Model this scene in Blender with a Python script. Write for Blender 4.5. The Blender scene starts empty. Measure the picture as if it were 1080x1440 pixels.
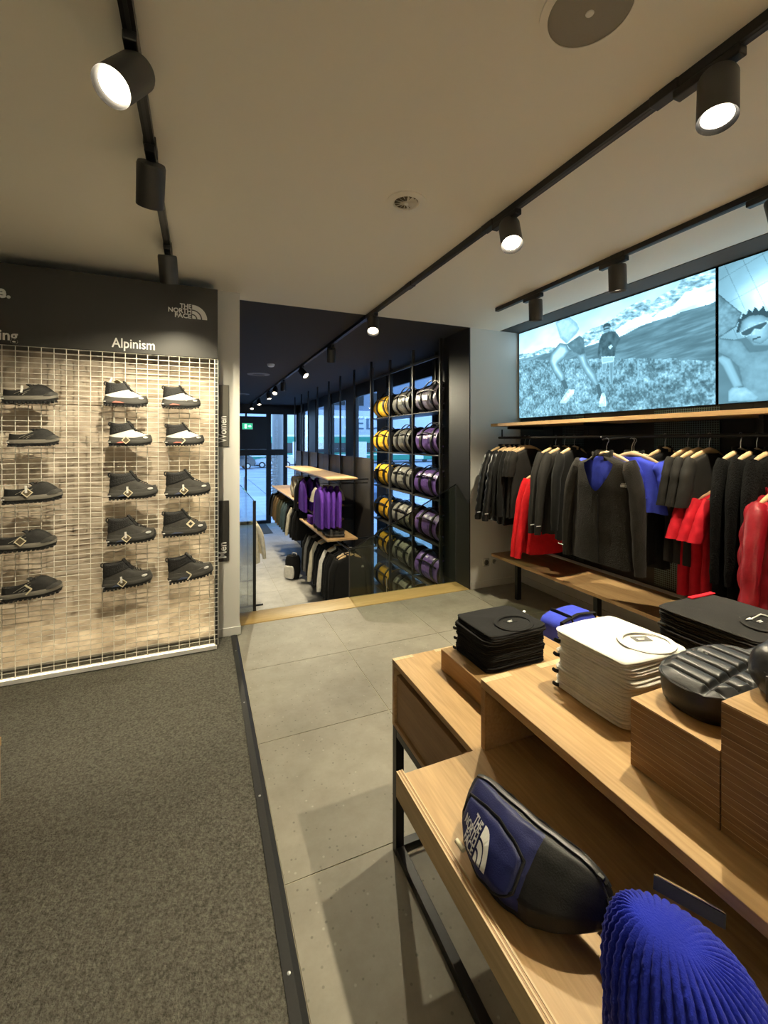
import bpy, bmesh, math, random
import numpy as np
from mathutils import Vector, Matrix, noise

random.seed(7)
PI = math.pi
R = math.radians
sc = bpy.context.scene
C = sc.collection

# ------------------------------------------------------------------ camera, world, exposure
cd = bpy.data.cameras.new('camera')
cam = bpy.data.objects.new('camera', cd)
C.objects.link(cam)
cam.location = (0, 0, 1.6)
cam.rotation_euler = (R(90), 0, -0.3994)
cd.sensor_fit = 'VERTICAL'
cd.sensor_height = 36.0
cd.lens = 36.0 * 609.17 / 1440.0
cd.shift_y = -(720 - 619.55) / 1440.0
cd.clip_start = 0.02
cd.clip_end = 300
sc.camera = cam

w = bpy.data.worlds.new('dusk_sky')
sc.world = w
w.use_nodes = True
nt = w.node_tree
bg = nt.nodes['Background']
tc = nt.nodes.new('ShaderNodeTexCoord')
sp = nt.nodes.new('ShaderNodeSeparateXYZ')
rp = nt.nodes.new('ShaderNodeValToRGB')
nt.links.new(tc.outputs['Generated'], sp.inputs[0])
nt.links.new(sp.outputs['Z'], rp.inputs[0])
rp.color_ramp.elements[0].position = 0.0
rp.color_ramp.elements[0].color = (0.42, 0.62, 0.95, 1)
rp.color_ramp.elements[1].position = 0.6
rp.color_ramp.elements[1].color = (0.16, 0.32, 0.70, 1)
nt.links.new(rp.outputs[0], bg.inputs[0])
bg.inputs[1].default_value = 4.2

vs = sc.view_settings
vs.view_transform = 'Standard'
vs.look = 'None'
vs.gamma = 1.0
vs.use_curve_mapping = False
vs.exposure = 0.3
WARM = (1.0, 0.89, 0.63)
LAMP = 1.6            # overall strength of the track lamps
try:
    sc.cycles.use_denoising = True
    sc.cycles.max_bounces = 8
    sc.cycles.diffuse_bounces = 5
    sc.cycles.transparent_max_bounces = 12
    sc.cycles.caustics_reflective = False
    sc.cycles.caustics_refractive = False
    sc.cycles.sample_clamp_indirect = 6.0
except Exception:
    pass

# ------------------------------------------------------------------ mesh builder
class MB:
    def __init__(s):
        s.v = []; s.f = []; s.mi = []; s.cur = 0
    def add(s, vs_, fs, M=None):
        b = len(s.v)
        if M is not None:
            vs_ = [M @ Vector(p) for p in vs_]
        s.v += [tuple(p) for p in vs_]
        s.f += [tuple(b + i for i in f) for f in fs]
        s.mi += [s.cur] * len(fs)
        return s
    def box(s, x0, x1, y0, y1, z0, z1, M=None):
        if x0 > x1: x0, x1 = x1, x0
        if y0 > y1: y0, y1 = y1, y0
        if z0 > z1: z0, z1 = z1, z0
        v = [(x, y, z) for z in (z0, z1) for y in (y0, y1) for x in (x0, x1)]
        f = [(0, 2, 3, 1), (4, 5, 7, 6), (0, 1, 5, 4), (1, 3, 7, 5), (3, 2, 6, 7), (2, 0, 4, 6)]
        return s.add(v, f, M)
    def cbox(s, cx, cy, cz, sx, sy, sz, M=None):
        return s.box(cx - sx / 2, cx + sx / 2, cy - sy / 2, cy + sy / 2, cz - sz / 2, cz + sz / 2, M)
    def chbox(s, x0, x1, y0, y1, z0, z1, c=0.003, M=None):
        """box with chamfered edges"""
        bm = bmesh.new()
        bmesh.ops.create_cube(bm, size=1)
        for v in bm.verts:
            v.co = Vector(((x0 + x1) / 2 + v.co.x * (x1 - x0), (y0 + y1) / 2 + v.co.y * (y1 - y0), (z0 + z1) / 2 + v.co.z * (z1 - z0)))
        bmesh.ops.bevel(bm, geom=list(bm.edges), offset=c, segments=2, profile=0.5, affect='EDGES')
        bm.verts.index_update()
        v = [tuple(p.co) for p in bm.verts]
        f = [tuple(p.index for p in q.verts) for q in bm.faces]
        bm.free()
        return s.add(v, f, M)
    def loft(s, rings, cap0=True, cap1=True, M=None, closed=True):
        n = len(rings[0]); v = []; f = []
        for r in rings: v += [tuple(p) for p in r]
        for i in range(len(rings) - 1):
            for j in range(n if closed else n - 1):
                k = (j + 1) % n
                f.append((i * n + j, i * n + k, (i + 1) * n + k, (i + 1) * n + j))
        if cap0: f.append(tuple(range(n - 1, -1, -1)))
        if cap1: f.append(tuple((len(rings) - 1) * n + j for j in range(n)))
        return s.add(v, f, M)
    def tube(s, pts, r, n=8, caps=True, closed=False, M=None, flat=1.0):
        pts = [Vector(p) for p in pts]; L = len(pts); rings = []
        up = None
        for i in range(L):
            if closed: t = pts[(i + 1) % L] - pts[i - 1]
            else: t = pts[min(i + 1, L - 1)] - pts[max(i - 1, 0)]
            if t.length < 1e-9: t = Vector((0, 0, 1))
            t.normalize()
            if up is None:
                up = Vector((0, 0, 1)) if abs(t.z) < 0.9 else Vector((1, 0, 0))
            up = up - t * up.dot(t)
            if up.length < 1e-6: up = t.orthogonal()
            up.normalize()
            sd = t.cross(up)
            rr = r[i] if isinstance(r, (list, tuple)) else r
            rings.append([pts[i] + up * (math.sin(2 * PI * k / n + PI / n) * rr * flat) + sd * (math.cos(2 * PI * k / n + PI / n) * rr) for k in range(n)])
        if closed:
            rings.append(rings[0]); caps = False
        return s.loft(rings, caps, caps, M)
    def lathe(s, prof, n=24, M=None, cap0=True, cap1=True, ax='z'):
        rings = []
        for (r, z) in prof:
            rings.append([(r * math.cos(2 * PI * k / n), r * math.sin(2 * PI * k / n), z) for k in range(n)])
        if ax == 'y': M = (M or Matrix()) @ Matrix.Rotation(-PI / 2, 4, 'X')
        if ax == 'x': M = (M or Matrix()) @ Matrix.Rotation(PI / 2, 4, 'Y')
        return s.loft(rings, cap0, cap1, M)
    def prism(s, poly, d0, d1, M=None):
        """poly in the xy plane extruded from z=d0 to z=d1"""
        return s.loft([[(p[0], p[1], d0) for p in poly], [(p[0], p[1], d1) for p in poly]], True, True, M)
    def grid(s, fn, nu, nv, M=None):
        v = [fn(i / (nu - 1), j / (nv - 1)) for j in range(nv) for i in range(nu)]
        f = [(j * nu + i, j * nu + i + 1, (j + 1) * nu + i + 1, (j + 1) * nu + i) for j in range(nv - 1) for i in range(nu - 1)]
        return s.add(v, f, M)
    def mesh(s, name, mats, smooth=0):
        me = bpy.data.meshes.new(name)
        me.from_pydata([tuple(p) for p in s.v], [], s.f)
        if not isinstance(mats, (list, tuple)): mats = [mats]
        for m in mats: me.materials.append(m)
        if len(mats) > 1: me.polygons.foreach_set('material_index', s.mi)
        me.validate()
        if smooth:
            me.shade_smooth()
            try: me.set_sharp_from_angle(angle=R(smooth))
            except Exception: pass
        me.update()
        return me
    def build(s, name, mats, parent=None, smooth=0, recalc=False):
        me = s.mesh(name, mats, smooth)
        if recalc:
            bm = bmesh.new(); bm.from_mesh(me)
            bmesh.ops.recalc_face_normals(bm, faces=list(bm.faces))
            bm.to_mesh(me); bm.free()
        o = bpy.data.objects.new(name, me)
        C.objects.link(o)
        if parent is not None: o.parent = parent
        return o

def tag(o, label=None, cat=None, group=None, kind=None):
    if label: o['label'] = label
    if cat: o['category'] = cat
    if group: o['group'] = group
    if kind: o['kind'] = kind
    return o
def thing(name, label, cat, loc=(0, 0, 0), rz=0.0, group=None, rot=None):
    o = bpy.data.objects.new(name, None)
    o.empty_display_size = 0.05
    C.objects.link(o)
    o.location = loc
    o.rotation_euler = rot if rot is not None else (0, 0, rz)
    return tag(o, label, cat, group)
def struct(name, mb, m, parent=None, smooth=0, label=None):
    o = mb.build(name, m, parent, smooth)
    if parent is None: o['kind'] = 'structure'
    if label: o['label'] = label
    return o
def dup(root, loc=None, rz=None, label=None, group=None, rot=None):
    def cp(o, par):
        c = o.copy(); C.objects.link(c); c.parent = par
        for ch in o.children: cp(ch, c)
        return c
    r = cp(root, None)
    if loc is not None: r.location = loc
    if rz is not None: r.rotation_euler = (0, 0, rz)
    if rot is not None: r.rotation_euler = rot
    if label: r['label'] = label
    if group: r['group'] = group
    return r
def inst(name, me, parent, loc=(0, 0, 0), rot=(0, 0, 0), scale=None):
    o = bpy.data.objects.new(name, me); C.objects.link(o)
    o.parent = parent; o.location = loc; o.rotation_euler = rot
    if scale: o.scale = scale
    return o
def nz(x, y=0.0, z=0.0): return noise.noise(Vector((x, y, z)))

# ------------------------------------------------------------------ materials
MATS = {}
def mat(name, col, rough=0.6, metal=0.0, var=0.0, vscale=8.0, bump=0.0, bscale=60.0, spec=0.5, stretch=None, emit=None, estr=0.0, alpha=None, trans=0.0, ior=1.45, coat=0.0, sheen=0.0, col2=None, detail=4.0):
    if name in MATS: return MATS[name]
    m = bpy.data.materials.new(name); MATS[name] = m
    m.use_nodes = True
    nt = m.node_tree; N = nt.nodes; L = nt.links
    b = N['Principled BSDF']
    b.inputs['Base Color'].default_value = (*col, 1)
    b.inputs['Roughness'].default_value = rough
    b.inputs['Metallic'].default_value = metal
    b.inputs['Specular IOR Level'].default_value = spec
    b.inputs['IOR'].default_value = ior
    if trans: b.inputs['Transmission Weight'].default_value = trans
    if coat: b.inputs['Coat Weight'].default_value = coat
    if sheen: b.inputs['Sheen Weight'].default_value = sheen
    if emit:
        b.inputs['Emission Color'].default_value = (*emit, 1)
        b.inputs['Emission Strength'].default_value = estr
    if alpha is not None: b.inputs['Alpha'].default_value = alpha
    tcn = N.new('ShaderNodeTexCoord'); mp = N.new('ShaderNodeMapping')
    L.new(tcn.outputs['Object'], mp.inputs[0])
    if stretch: mp.inputs['Scale'].default_value = stretch
    if var or col2:
        n1 = N.new('ShaderNodeTexNoise'); n1.inputs['Scale'].default_value = vscale; n1.inputs['Detail'].default_value = detail
        L.new(mp.outputs[0], n1.inputs['Vector'])
        r = N.new('ShaderNodeValToRGB'); L.new(n1.outputs['Fac'], r.inputs[0])
        r.color_ramp.elements[0].position = 0.3; r.color_ramp.elements[1].position = 0.7
        c0 = tuple(max(0, c * (1 - var)) for c in col)
        c1 = col2 if col2 else tuple(min(1, c * (1 + var)) for c in col)
        r.color_ramp.elements[0].color = (*c0, 1); r.color_ramp.elements[1].color = (*c1, 1)
        L.new(r.outputs[0], b.inputs['Base Color'])
    if bump:
        n2 = N.new('ShaderNodeTexNoise'); n2.inputs['Scale'].default_value = bscale; n2.inputs['Detail'].default_value = 3
        L.new(mp.outputs[0], n2.inputs['Vector'])
        bp = N.new('ShaderNodeBump'); bp.inputs['Strength'].default_value = bump; bp.inputs['Distance'].default_value = 0.01
        L.new(n2.outputs['Fac'], bp.inputs['Height']); L.new(bp.outputs[0], b.inputs['Normal'])
    return m
def wood(name, c0, c1, axis='y', scale=9.0, rough=0.45, band=22.0):
    """long grain along one axis: stretched noise drives a colour ramp"""
    if name in MATS: return MATS[name]
    m = bpy.data.materials.new(name); MATS[name] = m
    m.use_nodes = True
    nt = m.node_tree; N = nt.nodes; L = nt.links
    b = N['Principled BSDF']; b.inputs['Roughness'].default_value = rough; b.inputs['Specular IOR Level'].default_value = 0.35
    t = N.new('ShaderNodeTexCoord'); mp = N.new('ShaderNodeMapping')
    s = {'x': (0.06, 1, 1), 'y': (1, 0.06, 1), 'z': (1, 1, 0.06)}[axis]
    mp.inputs['Scale'].default_value = s
    L.new(t.outputs['Object'], mp.inputs[0])
    n1 = N.new('ShaderNodeTexNoise'); n1.inputs['Scale'].default_value = scale; n1.inputs['Detail'].default_value = 6; n1.inputs['Distortion'].default_value = 0.6
    n2 = N.new('ShaderNodeTexNoise'); n2.inputs['Scale'].default_value = band * 6; n2.inputs['Detail'].default_value = 2
    L.new(mp.outputs[0], n1.inputs['Vector']); L.new(mp.outputs[0], n2.inputs['Vector'])
    mx = N.new('ShaderNodeMath'); mx.operation = 'MULTIPLY_ADD'; mx.inputs[1].default_value = 0.45
    L.new(n2.outputs['Fac'], mx.inputs[0]); 
    ms = N.new('ShaderNodeMath'); ms.operation = 'MULTIPLY'; ms.inputs[1].default_value = 0.6
    L.new(n1.outputs['Fac'], ms.inputs[0]); L.new(ms.outputs[0], mx.inputs[2])
    r = N.new('ShaderNodeValToRGB'); L.new(mx.outputs[0], r.inputs[0])
    r.color_ramp.elements[0].position = 0.35; r.color_ramp.elements[0].color = (*c0, 1)
    r.color_ramp.elements[1].position = 0.68; r.color_ramp.elements[1].color = (*c1, 1)
    L.new(r.outputs[0], b.inputs['Base Color'])
    bp = N.new('ShaderNodeBump'); bp.inputs['Strength'].default_value = 0.08; bp.inputs['Distance'].default_value = 0.004
    L.new(n2.outputs['Fac'], bp.inputs['Height']); L.new(bp.outputs[0], b.inputs['Normal'])
    return m

M_ceil = mat('ceiling_paint', (0.90, 0.86, 0.78), 0.9, bump=0.03, bscale=200)
M_ceilb = mat('black_ceiling_paint', (0.022, 0.021, 0.020), 0.85, bump=0.03, bscale=200)
M_wall = mat('white_wall_paint', (0.72, 0.70, 0.66), 0.85, bump=0.04, bscale=180)
M_wallg = mat('grey_wall_paint', (0.42, 0.40, 0.36), 0.85, bump=0.04, bscale=180)
M_dark = mat('dark_panel', (0.018, 0.018, 0.018), 0.6, bump=0.02, bscale=300)
M_head = mat('matt_black_board', (0.026, 0.024, 0.021), 0.5, bump=0.02, bscale=400)
M_blackm = mat('black_metal', (0.014, 0.014, 0.015), 0.38, metal=0.3, bump=0.02, bscale=500)
M_charm = mat('charcoal_metal', (0.040, 0.039, 0.038), 0.45, metal=0.2, bump=0.02, bscale=500)
M_steel = mat('steel', (0.55, 0.55, 0.55), 0.3, metal=1.0, var=0.05)
M_wire = mat('white_wire', (0.80, 0.77, 0.70), 0.35, metal=0.1, var=0.04)
M_white = mat('white_plastic', (0.82, 0.80, 0.76), 0.4, var=0.02)
M_print = mat('white_lettering', (0.86, 0.85, 0.82), 0.5, var=0.02)
M_cream = mat('cream_card', (0.78, 0.70, 0.50), 0.6, var=0.05)
M_carpet = mat('carpet', (0.128, 0.122, 0.102), 0.95, var=0.45, vscale=90, bump=0.9, bscale=140, spec=0.1, detail=8)
M_strip = mat('carpet_edge_rubber', (0.012, 0.012, 0.012), 0.45, bump=0.05, bscale=80)
M_oak = wood('oak_top', (0.30, 0.175, 0.065), (0.50, 0.32, 0.14), 'y', 8)
M_oakx = wood('oak_cross', (0.40, 0.25, 0.11), (0.58, 0.40, 0.21), 'x', 8)
M_oakd = wood('oak_front', (0.27, 0.145, 0.055), (0.40, 0.235, 0.10), 'y', 10)
M_ply = wood('oak_end_grain', (0.46, 0.32, 0.16), (0.64, 0.48, 0.27), 'y', 14)
M_plyd = wood('ply_edge_dark', (0.15, 0.075, 0.026), (0.31, 0.17, 0.065), 'y', 30, band=40)
M_thr = wood('threshold_oak', (0.46, 0.30, 0.10), (0.66, 0.47, 0.20), 'x', 5)
M_shelf = wood('shelf_oak', (0.42, 0.25, 0.11), (0.60, 0.39, 0.19), 'y', 8)
M_hang = wood('hanger_wood', (0.50, 0.33, 0.17), (0.66, 0.47, 0.27), 'x', 12)
M_lens = mat('lamp_lens', (1, 1, 1), 0.3, emit=(1.0, 0.86, 0.64), estr=14.0)
M_lensoff = mat('lamp_reflector', (0.75, 0.75, 0.72), 0.2, metal=0.6, emit=(1.0, 0.90, 0.74), estr=2.2)
def glass(name, tint=(0.85, 0.93, 0.90), refl=0.12):
    m = bpy.data.materials.new(name); MATS[name] = m; m.use_nodes = True
    nt = m.node_tree; N = nt.nodes; L = nt.links
    for n in list(N): N.remove(n)
    out = N.new('ShaderNodeOutputMaterial'); mix = N.new('ShaderNodeMixShader')
    tr = N.new('ShaderNodeBsdfTransparent'); gl = N.new('ShaderNodeBsdfGlossy')
    tr.inputs[0].default_value = (*tint, 1); gl.inputs['Roughness'].default_value = 0.02
    g = N.new('ShaderNodeNewGeometry'); dt = N.new('ShaderNodeVectorMath'); dt.operation = 'DOT_PRODUCT'
    L.new(g.outputs['Incoming'], dt.inputs[0]); L.new(g.outputs['Normal'], dt.inputs[1])
    ab = N.new('ShaderNodeMath'); ab.operation = 'ABSOLUTE'; L.new(dt.outputs['Value'], ab.inputs[0])
    iv = N.new('ShaderNodeMath'); iv.operation = 'SUBTRACT'; iv.inputs[0].default_value = 1.0; L.new(ab.outputs[0], iv.inputs[1])
    pw = N.new('ShaderNodeMath'); pw.operation = 'POWER'; pw.inputs[1].default_value = 5.0; L.new(iv.outputs[0], pw.inputs[0])
    ma = N.new('ShaderNodeMath'); ma.operation = 'MULTIPLY_ADD'; ma.inputs[1].default_value = 0.80; ma.inputs[2].default_value = 0.035; L.new(pw.outputs[0], ma.inputs[0])
    L.new(ma.outputs[0], mix.inputs[0]); L.new(tr.outputs[0], mix.inputs[1]); L.new(gl.outputs[0], mix.inputs[2])
    L.new(mix.outputs[0], out.inputs[0])
    return m
M_glass = glass('window_glass', (0.88, 0.94, 0.95))
M_rail = glass('balustrade_glass', (0.74, 0.79, 0.72))

FONT = None
def text_mesh(s, size, depth=0.002, bold=0.0, align='LEFT', spacing=1.0):
    cu = bpy.data.curves.new('lettering', 'FONT')
    cu.body = s; cu.size = size; cu.extrude = depth; cu.offset = bold * size
    cu.align_x = align; cu.space_character = spacing; cu.resolution_u = 3
    o = bpy.data.objects.new('lettering', cu); C.objects.link(o)
    dg = bpy.context.evaluated_depsgraph_get()
    me = bpy.data.meshes.new_from_object(o.evaluated_get(dg))
    bpy.data.objects.remove(o); bpy.data.curves.remove(cu)
    return me
def text_obj(s, size, m, parent, loc, rot, name='lettering', depth=0.002, bold=0.012, align='LEFT', width=None, spacing=1.0):
    me = text_mesh(s, size, depth, bold, align, spacing)
    me.materials.clear(); me.materials.append(m)
    if width:
        xs = [v.co.x for v in me.vertices]; k = width / max(1e-6, max(xs) - min(xs)); x0 = min(xs)
        for v in me.vertices: v.co.x = (v.co.x - x0) * k
    o = bpy.data.objects.new(name, me); C.objects.link(o)
    o.parent = parent; o.location = loc; o.rotation_euler = rot
    return o
def emblem(mb, x0, z0, r, d0=0.0, d1=0.003, n=14, M=None):
    """three quarter-circle bands"""
    for (a, b) in ((1.0, 0.66), (0.58, 0.34), (0.26, 0.02)):
        P = [(x0 + r * a * math.cos(t), z0 + r * a * math.sin(t)) for t in [PI / 2 * k / n for k in range(n + 1)]]
        Q = [(x0 + r * b * math.cos(t), z0 + r * b * math.sin(t)) for t in [PI / 2 * k / n for k in range(n + 1)]]
        for k in range(n):
            mb.prism([P[k], P[k + 1], Q[k + 1], Q[k]], d0, d1, M)
    return mb

# ================================================================== THE ROOM
ZC = 2.815      # ceiling
ZF = -1.2       # floor of the lower shop beyond the threshold
def tile_mat(name, c0, c1, speck):
    m = bpy.data.materials.new(name); MATS[name] = m; m.use_nodes = True
    nt = m.node_tree; N = nt.nodes; L = nt.links; b = N['Principled BSDF']
    b.inputs['Roughness'].default_value = 0.5; b.inputs['Specular IOR Level'].default_value = 0.35
    g = N.new('ShaderNodeNewGeometry')
    n1 = N.new('ShaderNodeTexNoise'); n1.inputs['Scale'].default_value = 3.2; n1.inputs['Detail'].default_value = 9; n1.inputs['Roughness'].default_value = 0.72
    L.new(g.outputs['Position'], n1.inputs['Vector'])
    r = N.new('ShaderNodeValToRGB'); L.new(n1.outputs['Fac'], r.inputs[0])
    r.color_ramp.elements[0].position = 0.32; r.color_ramp.elements[0].color = (*c0, 1)
    r.color_ramp.elements[1].position = 0.68; r.color_ramp.elements[1].color = (*c1, 1)
    v = N.new('ShaderNodeTexVoronoi'); v.inputs['Scale'].default_value = 30
    L.new(g.outputs['Position'], v.inputs['Vector'])
    r2 = N.new('ShaderNodeValToRGB'); L.new(v.outputs['Distance'], r2.inputs[0])
    r2.color_ramp.elements[0].position = 0.10; r2.color_ramp.elements[0].color = (1, 1, 1, 1)
    r2.color_ramp.elements[1].position = 0.16; r2.color_ramp.elements[1].color = (0, 0, 0, 1)
    n3 = N.new('ShaderNodeTexNoise'); n3.inputs['Scale'].default_value = 9
    L.new(g.outputs['Position'], n3.inputs['Vector'])
    mu = N.new('ShaderNodeMath'); mu.operation = 'MULTIPLY'
    L.new(r2.outputs[0], mu.inputs[0]); L.new(n3.outputs['Fac'], mu.inputs[1])
    mx = N.new('ShaderNodeMix'); mx.data_type = 'RGBA'
    L.new(mu.outputs[0], mx.inputs[0]); L.new(r.outputs[0], mx.inputs[6]); mx.inputs[7].default_value = (*speck, 1)
    v2 = N.new('ShaderNodeTexVoronoi'); v2.inputs['Scale'].default_value = 17
    L.new(g.outputs['Position'], v2.inputs['Vector'])
    r3 = N.new('ShaderNodeValToRGB'); L.new(v2.outputs['Distance'], r3.inputs[0])
    r3.color_ramp.elements[0].position = 0.05; r3.color_ramp.elements[0].color = (0.6, 0.6, 0.6, 1)
    r3.color_ramp.elements[1].position = 0.10; r3.color_ramp.elements[1].color = (0, 0, 0, 1)
    mx2 = N.new('ShaderNodeMix'); mx2.data_type = 'RGBA'
    L.new(r3.outputs[0], mx2.inputs[0]); L.new(mx.outputs[2], mx2.inputs[6]); mx2.inputs[7].default_value = (c1[0] * 1.35, c1[1] * 1.35, c1[2] * 1.35, 1)
    L.new(mx2.outputs[2], b.inputs['Base Color'])
    bp = N.new('ShaderNodeBump'); bp.inputs['Strength'].default_value = 0.12; bp.inputs['Distance'].default_value = 0.004
    L.new(n1.outputs['Fac'], bp.inputs['Height']); L.new(bp.outputs[0], b.inputs['Normal'])
    return m
M_tile = tile_mat('stone_tile', (0.225, 0.205, 0.165), (0.33, 0.305, 0.25), (0.10, 0.09, 0.07))
M_tilef = tile_mat('stone_tile_lower', (0.33, 0.31, 0.28), (0.47, 0.45, 0.41), (0.25, 0.23, 0.2))
M_grout = mat('grout', (0.46, 0.42, 0.31), 0.9, var=0.1)
T = 0.785
def tiles(parent, xs, ys, z, m, g=0.0022, h=0.012):
    cache = {}
    for (x0, x1) in xs:
        for (y0, y1) in ys:
            k = (round(x1 - x0, 3), round(y1 - y0, 3))
            if k not in cache:
                cache[k] = MB().chbox(-k[0] / 2 + g, k[0] / 2 - g, -k[1] / 2 + g, k[1] / 2 - g, -h, 0, 0.0012).mesh('tile', m)
            inst('tile', cache[k], parent, ((x0 + x1) / 2, (y0 + y1) / 2, z))
xs = [(0.275, 1.028), (1.028, 1.813), (1.813, 2.598), (2.598, 3.345)]
yl = [1.575 + T * k for k in range(-5, 4)]
ys = [(yl[i], yl[i + 1]) for i in range(len(yl) - 1)]
floor = struct('floor', MB().box(0.262, 3.345, -2.3, 3.93, -0.2, -0.003), M_grout)
tiles(floor, xs, ys, 0.0, M_tile)
struct('floor_carpet_base', MB().box(-3.0, 0.262, -2.3, 3.93, -0.2, -0.004), M_grout)

# carpet and its black edging strip
mb = MB().box(-3.0, 0.225, -2.3, 3.748, -0.0035, 0.007)
tag(mb.build('carpet', M_carpet), 'dark grey short-pile carpet in front of the shoe wall', 'carpet')
t = thing('edging_strip', 'black metal edging strip along the carpet', 'floor trim', (0.25, 0, 0))
MB().prism([(-0.027, 0.0072), (-0.027, 0.011), (0.004, 0.0125), (0.024, 0.003), (0.024, 0.0005)], -2.3, 3.745, Matrix(((1, 0, 0, 0), (0, 0, 1, 0), (0, 1, 0, 0), (0, 0, 0, 1)))).build('strip', M_strip, t)
scr = MB().lathe([(0.0055, 0.0), (0.0055, 0.0012), (0.003, 0.0016)], 12).mesh('screw', M_steel, 40)
for y in (-0.6, 0.35, 1.3, 2.0, 2.75, 3.45): inst('screw', scr, t, (-0.009, y, 0.0117))

# walls, ceilings
struct('ceiling', MB().box(-3.0, 3.45, -2.3, 3.93, ZC, ZC + 0.2), M_ceil)
struct('ceiling_shade_strip', MB().box(3.05, 3.345, -2.3, 3.92, ZC - 0.004, ZC - 0.0005), mat('painted_shade', (0.05, 0.045, 0.04), 0.8, bump=0.02))  # flat dark strip: shading on the ceiling above the screens, put into colour
struct('ceiling_lower_shop', MB().box(-1.2, 3.3, 3.93, 15.6, ZC + 0.0, ZC + 0.2), M_ceilb)
struct('wall_left', MB().box(-3.1, -3.0, -2.3, 3.93, 0, ZC), M_dark)
struct('wall_front', MB().box(-3.1, 3.45, -2.4, -2.3, 0, ZC), M_wall)
struct('wall_right', MB().box(3.345, 3.45, -2.3, 4.1, 0, ZC), M_wall)
wb = struct('wall_back', MB().box(-3.0, 0.1, 3.78, 3.93, 0, ZC), M_wallg)
struct('wall_pier', MB().box(0.1, 0.292, 3.75, 4.2, -1.2, ZC), M_wall)
struct('wall_back_right', MB().box(2.668, 3.345, 3.93, 4.12, 0, ZC), M_wall)
struct('wall_jamb', MB().box(2.655, 3.2, 3.933, 4.45, -1.2, ZC - 0.001), mat('dark_jamb', (0.028, 0.028, 0.029), 0.5, bump=0.02, bscale=200))
struct('baseboard_back', MB().chbox(2.67, 3.345, 3.917, 3.93, 0, 0.075, 0.003), M_wall)
struct('baseboard_right', MB().chbox(3.332, 3.345, -2.3, 3.917, 0, 0.075, 0.003), M_wall)
struct('baseboard_pier', MB().chbox(0.1, 0.300, 3.738, 3.75, 0.008, 0.075, 0.003).chbox(0.292, 0.302, 3.75, 3.93, 0.0, 0.075, 0.003), M_wall)
# oak threshold
tag(MB().chbox(0.30, 2.655, 3.934, 4.212, -0.25, 0.004, 0.004).build('threshold', M_thr, None, 40), 'pale oak threshold board at the opening to the lower shop', 'threshold')

# double socket on the back wall
for k, x in enumerate((2.865, 2.972)):
    s_ = thing('wall_socket', ('grey wall socket with dark round recess low on the wall' if k == 0 else 'pale wall socket next to the rail of jackets, low on the wall'), 'socket', (x, 3.93, 0.27), 0)
    MB().chbox(-0.042, 0.042, -0.011, 0, -0.042, 0.042, 0.003).build('plate', M_wallg if k == 0 else M_wall, s_)
    MB().lathe([(0.027, 0), (0.027, 0.004), (0.022, 0.004), (0.02, -0.004)], 20, Matrix.Translation((0, -0.011, 0)) @ Matrix.Rotation(PI / 2, 4, 'X')).build('recess', M_charm if k == 0 else M_wallg, s_, 40)

# ceiling speaker, air valve
t = thing('ceiling_speaker', 'round flush ceiling speaker with a grey grille', 'speaker', (1.01, 0.90, ZC))
MB().lathe([(0.135, 0), (0.135, -0.006), (0.112, -0.008), (0.112, -0.004)], 48, None, False, False).build('rim', M_ceil, t, 40)
MB().lathe([(0.0005, -0.011), (0.05, -0.0105), (0.09, -0.009), (0.112, -0.005)], 48, None, True, False).build('grille', mat('speaker_grille', (0.30, 0.27, 0.22), 0.7, bump=0.6, bscale=700), t, 50)
MB().lathe([(0.0005, -0.0135), (0.010, -0.013), (0.012, -0.0105)], 20, None, True, False).build('badge', M_white, t, 40)
t = thing('air_valve', 'round white ceiling air valve with radial vanes', 'vent', (0.961, 1.987, ZC))
MB().lathe([(0.10, 0), (0.10, -0.005), (0.066, -0.010), (0.060, -0.004)], 40, None, False, False).build('rim', M_ceil, t, 40)
MB().lathe([(0.0005, -0.0015), (0.06, -0.0015)], 32, None, False, False).build('throat', mat('vent_throat', (0.16, 0.13, 0.09), 0.9, var=0.05), t)
MB().lathe([(0.0005, -0.014), (0.012, -0.013), (0.014, -0.004)], 20, None, True, False).build('hub', M_ceil, t, 40)
vane = MB().add([(0.012, 0, -0.002), (0.058, -0.004, -0.002), (0.058, 0.006, -0.012), (0.012, 0.003, -0.012)], [(0, 1, 2, 3), (3, 2, 1, 0)]).mesh('vane', M_ceil)
for k in range(14): inst('vane', vane, t, (0, 0, 0), (0, 0, 2 * PI * k / 14))

# ================================================================== TRACK LIGHTS
def track(name, label, x, y0, y1, z=ZC):
    t = thing(name, label, 'light track', (x, 0, z))
    MB().box(-0.018, 0.018, y0, y1, -0.033, 0).build('rail', M_blackm, t)
    MB().box(-0.006, 0.006, y0 + 0.002, y1 - 0.002, -0.0345, -0.0331).build('slot', M_charm, t)
    jm = MB().chbox(-0.023, 0.023, -0.05, 0.05, -0.036, 0, 0.003).mesh('joint', M_blackm)
    y = y0 + 0.9
    while y < y1 - 0.3:
        inst('joint', jm, t, (0, y, 0)); y += 1.0
    MB().chbox(-0.020, 0.020, y0 - 0.012, y0 + 0.02, -0.035, 0, 0.002).build('end_cap', M_blackm, t)
    return t
track('light_track', 'black ceiling track running above the shoe wall side', -0.19, -1.9, 3.45)
track('light_track', 'long black ceiling track running through into the lower shop', 1.485, -1.9, 14.8)
track('light_track', 'black ceiling track in front of the two screens', 2.5, -1.9, 3.26)

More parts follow.
